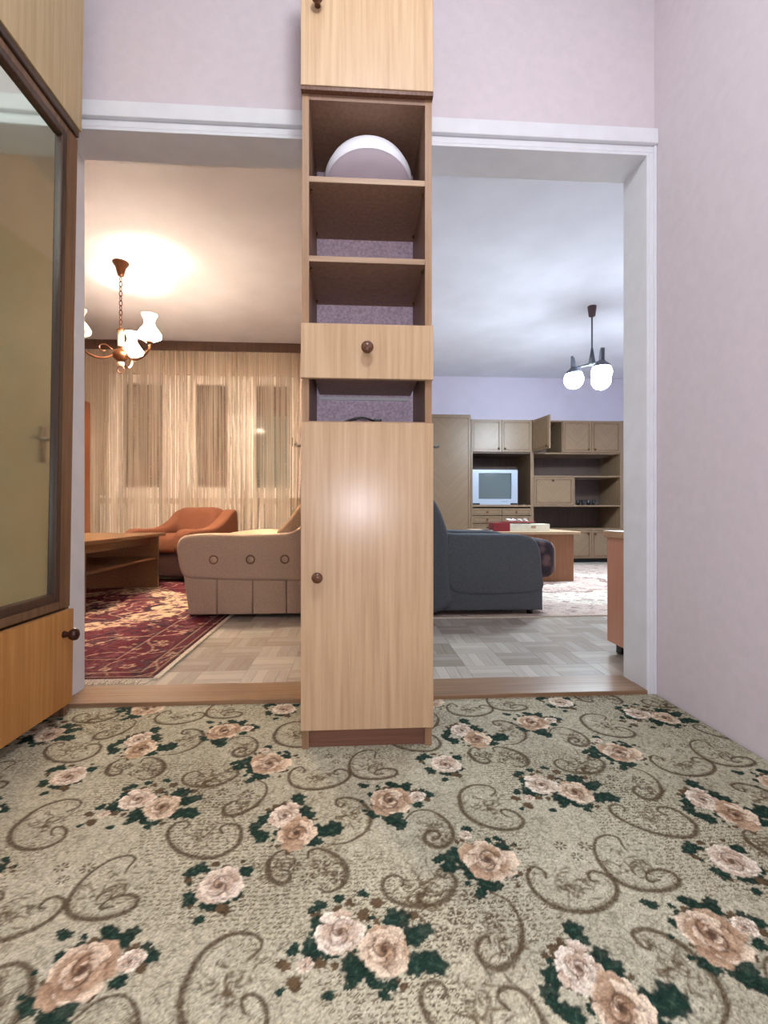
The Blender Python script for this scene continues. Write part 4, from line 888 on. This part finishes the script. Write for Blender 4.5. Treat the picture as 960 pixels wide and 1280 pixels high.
# television
t = thing('television', (1.915, 6.62, .7935), 'silver tube television in the wall unit niche', 'television', world=True)
z0 = .7935; a, b, zt = 1.60, 2.225, 1.275; fy = 6.43
bm = bmesh.new(); hw, hh = (b - a) / 2, (zt - z0) / 2
for q in ((-hw, -hw + .085, -hh, hh), (hw - .085, hw, -hh, hh), (-hw + .085, hw - .085, hh - .045, hh), (-hw + .085, hw - .085, -hh, -hh + .085)): add_box(bm, q[0], q[1], -.03, .03, q[2], q[3])
bz = link('bezel', bm_mesh(bm), M['silver'], t, ((a + b) / 2, fy + .03, z0 + hh))
bm = bmesh.new(); n = 12; sw, sh_ = hw - .083, hh - .063
vv = [[bm.verts.new((sw * (2 * i / n - 1), -.022 * (1 - (2 * i / n - 1) ** 2 * .6 - (2 * j / n - 1) ** 2 * .4), sh_ * (2 * j / n - 1))) for i in range(n + 1)] for j in range(n + 1)]
for j in range(n):
    for i in range(n): bm.faces.new((vv[j][i], vv[j][i + 1], vv[j + 1][i + 1], vv[j + 1][i]))
bmesh.ops.recalc_face_normals(bm, faces=bm.faces)
link('screen', bm_mesh(bm), M['screen'], t, ((a + b) / 2, fy + .028, z0 + hh + .02), True)
prism('rear_housing', [(a + .015, z0 + .01), (b - .015, z0 + .01), (b - .015, zt - .012), (a + .015, zt - .012)], fy + .06, fy + .22, M['silver_dark'], t, .01, 2, False)
box('tube_neck', a + .13, b - .13, fy + .22, fy + .46, z0 + .06, zt - .10, M['silver_dark'], t, .02)
for x0, x1 in ((a + .004, a + .10), (b - .10, b - .004)): box('speaker_grille', x0, x1, fy - .003, fy, z0 + .004, z0 + .028, M['black'], bz)
box('control_strip', a + .11, b - .11, fy - .006, fy, z0 + .006, z0 + .03, M['silver'], bz, .002)
for k in range(4): box('button', b - .22 + k * .022, b - .206 + k * .022, fy - .003, fy, z0 + .045, z0 + .053, M['silver_dark'], bz)
rc = thing('remote_control', (2.31, 6.45, .7975), 'black remote control on the shelf beside the television', 'remote', world=True)
box('body', 2.29, 2.335, 6.42, 6.50, .7935, .810, M['black'], rc, .003); box('keypad', 2.297, 2.328, 6.435, 6.49, .810, .8115, M['silver_dark'], rc)

# ------------------------------------------------------------------ chandelier in the warm room
CX, CY = -1.869, 3.969
ch = thing('chandelier', (CX, CY, CEIL), 'bronze three-arm chandelier with vase shaped opal shades', 'chandelier', world=True)
lathe('ceiling_cup', [(0, 0), (.062, 0), (.060, -.012), (.040, -.04), (.030, -.08), (.022, -.108), (0, -.112)], M['bronze'], ch, (CX, CY, CEIL - .001), 24)
z = 2.585; k = 0
while z > 2.17:
    pts = [(CX + .010 * math.cos(a_) * (1 if k % 2 else .25), CY + .010 * math.cos(a_) * (.25 if k % 2 else 1), z - .022 + .024 * math.sin(a_)) for a_ in np.linspace(0, 2 * PI, 13)]
    o = tube('chain_link', pts, .0032, M['bronze'], ch, 6); o.location = -OFF[ch.name]; z -= .038; k += 1
lathe('finial', [(0, .03), (.010, .028), (.026, .012), (.030, .0), (.012, -.006), (0, -.006)], M['bronze'], ch, (CX, CY, 2.15), 16)
lathe('ivory_sleeve', [(0, .06), (.024, .06), (.024, -.06), (0, -.06)], M['ivory'], ch, (CX, CY, 2.085), 20)
lathe('hub', [(0, .07), (.022, .066), (.020, .05), (.045, .03), (.062, .0), (.055, -.03), (.03, -.05), (.016, -.055), (0, -.056)], M['bronze'], ch, (CX, CY, 1.96), 24)
lathe('ivory_ball', [(0, .02), (.02, .016), (.028, 0), (.02, -.016), (0, -.02)], M['ivory'], ch, (CX, CY, 1.885), 16)
o = tube('pull_ring', [(CX + .026 * math.cos(a_), CY, 1.84 + .026 * math.sin(a_)) for a_ in np.linspace(0, 2 * PI, 20)], .005, M['bronze'], ch, 8); o.location = -OFF[ch.name]
SH = [(.014, 0), (.05, .012), (.082, .03), (.088, .052), (.070, .085), (.045, .118), (.036, .145), (.040, .172), (.054, .200), (.058, .208)]
for k, deg in enumerate((98, 218, 338)):
    a_ = math.radians(deg); dx, dy = math.cos(a_), math.sin(a_); R_ = .29
    arm = tube('arm', spline([(CX + dx * r, CY + dy * r, zz) for r, zz in ((.045, 1.965), (.10, 1.92), (.17, 1.905), (.24, 1.93), (.285, 1.975), (.29, 2.02))], 6), .009, M['bronze'], ch); arm.location = -OFF[ch.name]; OFF[arm.name] = Vector((0, 0, 0))
    o = tube('scroll', spline([(CX + dx * r, CY + dy * r, zz) for r, zz in ((.06, 1.99), (.11, 2.02), (.15, 2.0), (.14, 1.965), (.11, 1.97))], 6), .005, M['bronze'], arm); o.location = (0, 0, 0)
    px, py = CX + dx * R_, CY + dy * R_
    lathe('shade_cup', [(0, 0), (.02, 0), (.034, .014), (.030, .016), (.012, .006), (0, .006)], M['bronze'], ch, (px, py, 2.018), 16)
    lit = k != 1
    s_ = lathe('shade', SH, M['shade_on'] if lit else M['shade_faint_glow'], ch, (px, py, 2.034), 28)
    if lit:
        lathe('shade_glow_blocker', [(max(r - .003, .008), zz + .001) for r, zz in SH[:-1]] + [(.0552, .2075)], M['plafond'], s_, (px, py, 2.034), 28)  # non-glowing inner skin, added to block the shade's inward emission
        l_ = point('chandelier_bulb', (px, py, 2.034 + .113), CHANDELIER_W, WARM, .014)
# ------------------------------------------------------------------ three-globe pendant in the cool room
QX, QY = 2.307, 4.536
pd = thing('pendant_lamp', (QX, QY, CEIL), 'three-globe pendant lamp with wooden fins in the cool room', 'pendant lamp', world=True)
lathe('ceiling_cup', [(0, 0), (.042, 0), (.040, -.02), (.030, -.095), (0, -.098)], M['maroon'], pd, (QX, QY, CEIL - .001), 20)
lathe('rod', [(0, 0), (.008, 0), (.008, -.31), (0, -.31)], M['grey_metal'], pd, (QX, QY, 2.603), 10)
lathe('cone', [(0, .09), (.008, .088), (.036, -.08), (.034, -.086), (0, -.086)], M['grey_metal'], pd, (QX, QY, 2.215), 20)
for k, deg in enumerate((153, 273, 33)):
    a_ = math.radians(deg); dx, dy = math.cos(a_), math.sin(a_); R_ = .165; px, py = QX + dx * R_, QY + dy * R_
    o = tube('arm', [(QX + dx * .02, QY + dy * .02, 2.14), (px, py, 2.115)], .012, M['grey_metal'], pd); o.location = -OFF[pd.name]
    f = prism('fin', [(-.025, -.02), (.03, -.02), (.03, .13), (.012, .135), (-.005, .11), (-.025, .03)], -.016, .016, M['grey_metal'], pd, .004, 2)
    f.rotation_euler = (0, 0, a_); cxm = .0028; f.location = Vector((px, py, 2.165)) - OFF[pd.name]
    lathe('holder_light_block', [(0, .02), (.03, .018), (.045, .0), (.078, -.028), (.084, -.045), (.080, -.045), (.04, -.008), (0, -.004)], M['grey_metal'], pd, (px, py, 2.105), 24)  # widened into a cap to block the globe's upward light
    lathe('globe', [(0, .092)] + [(.092 * math.sin(t_), .092 * math.cos(t_)) for t_ in np.linspace(.2, PI - .1, 14)] + [(0, -.092)], M['globe'], pd, (px, py, 2.008), 28)
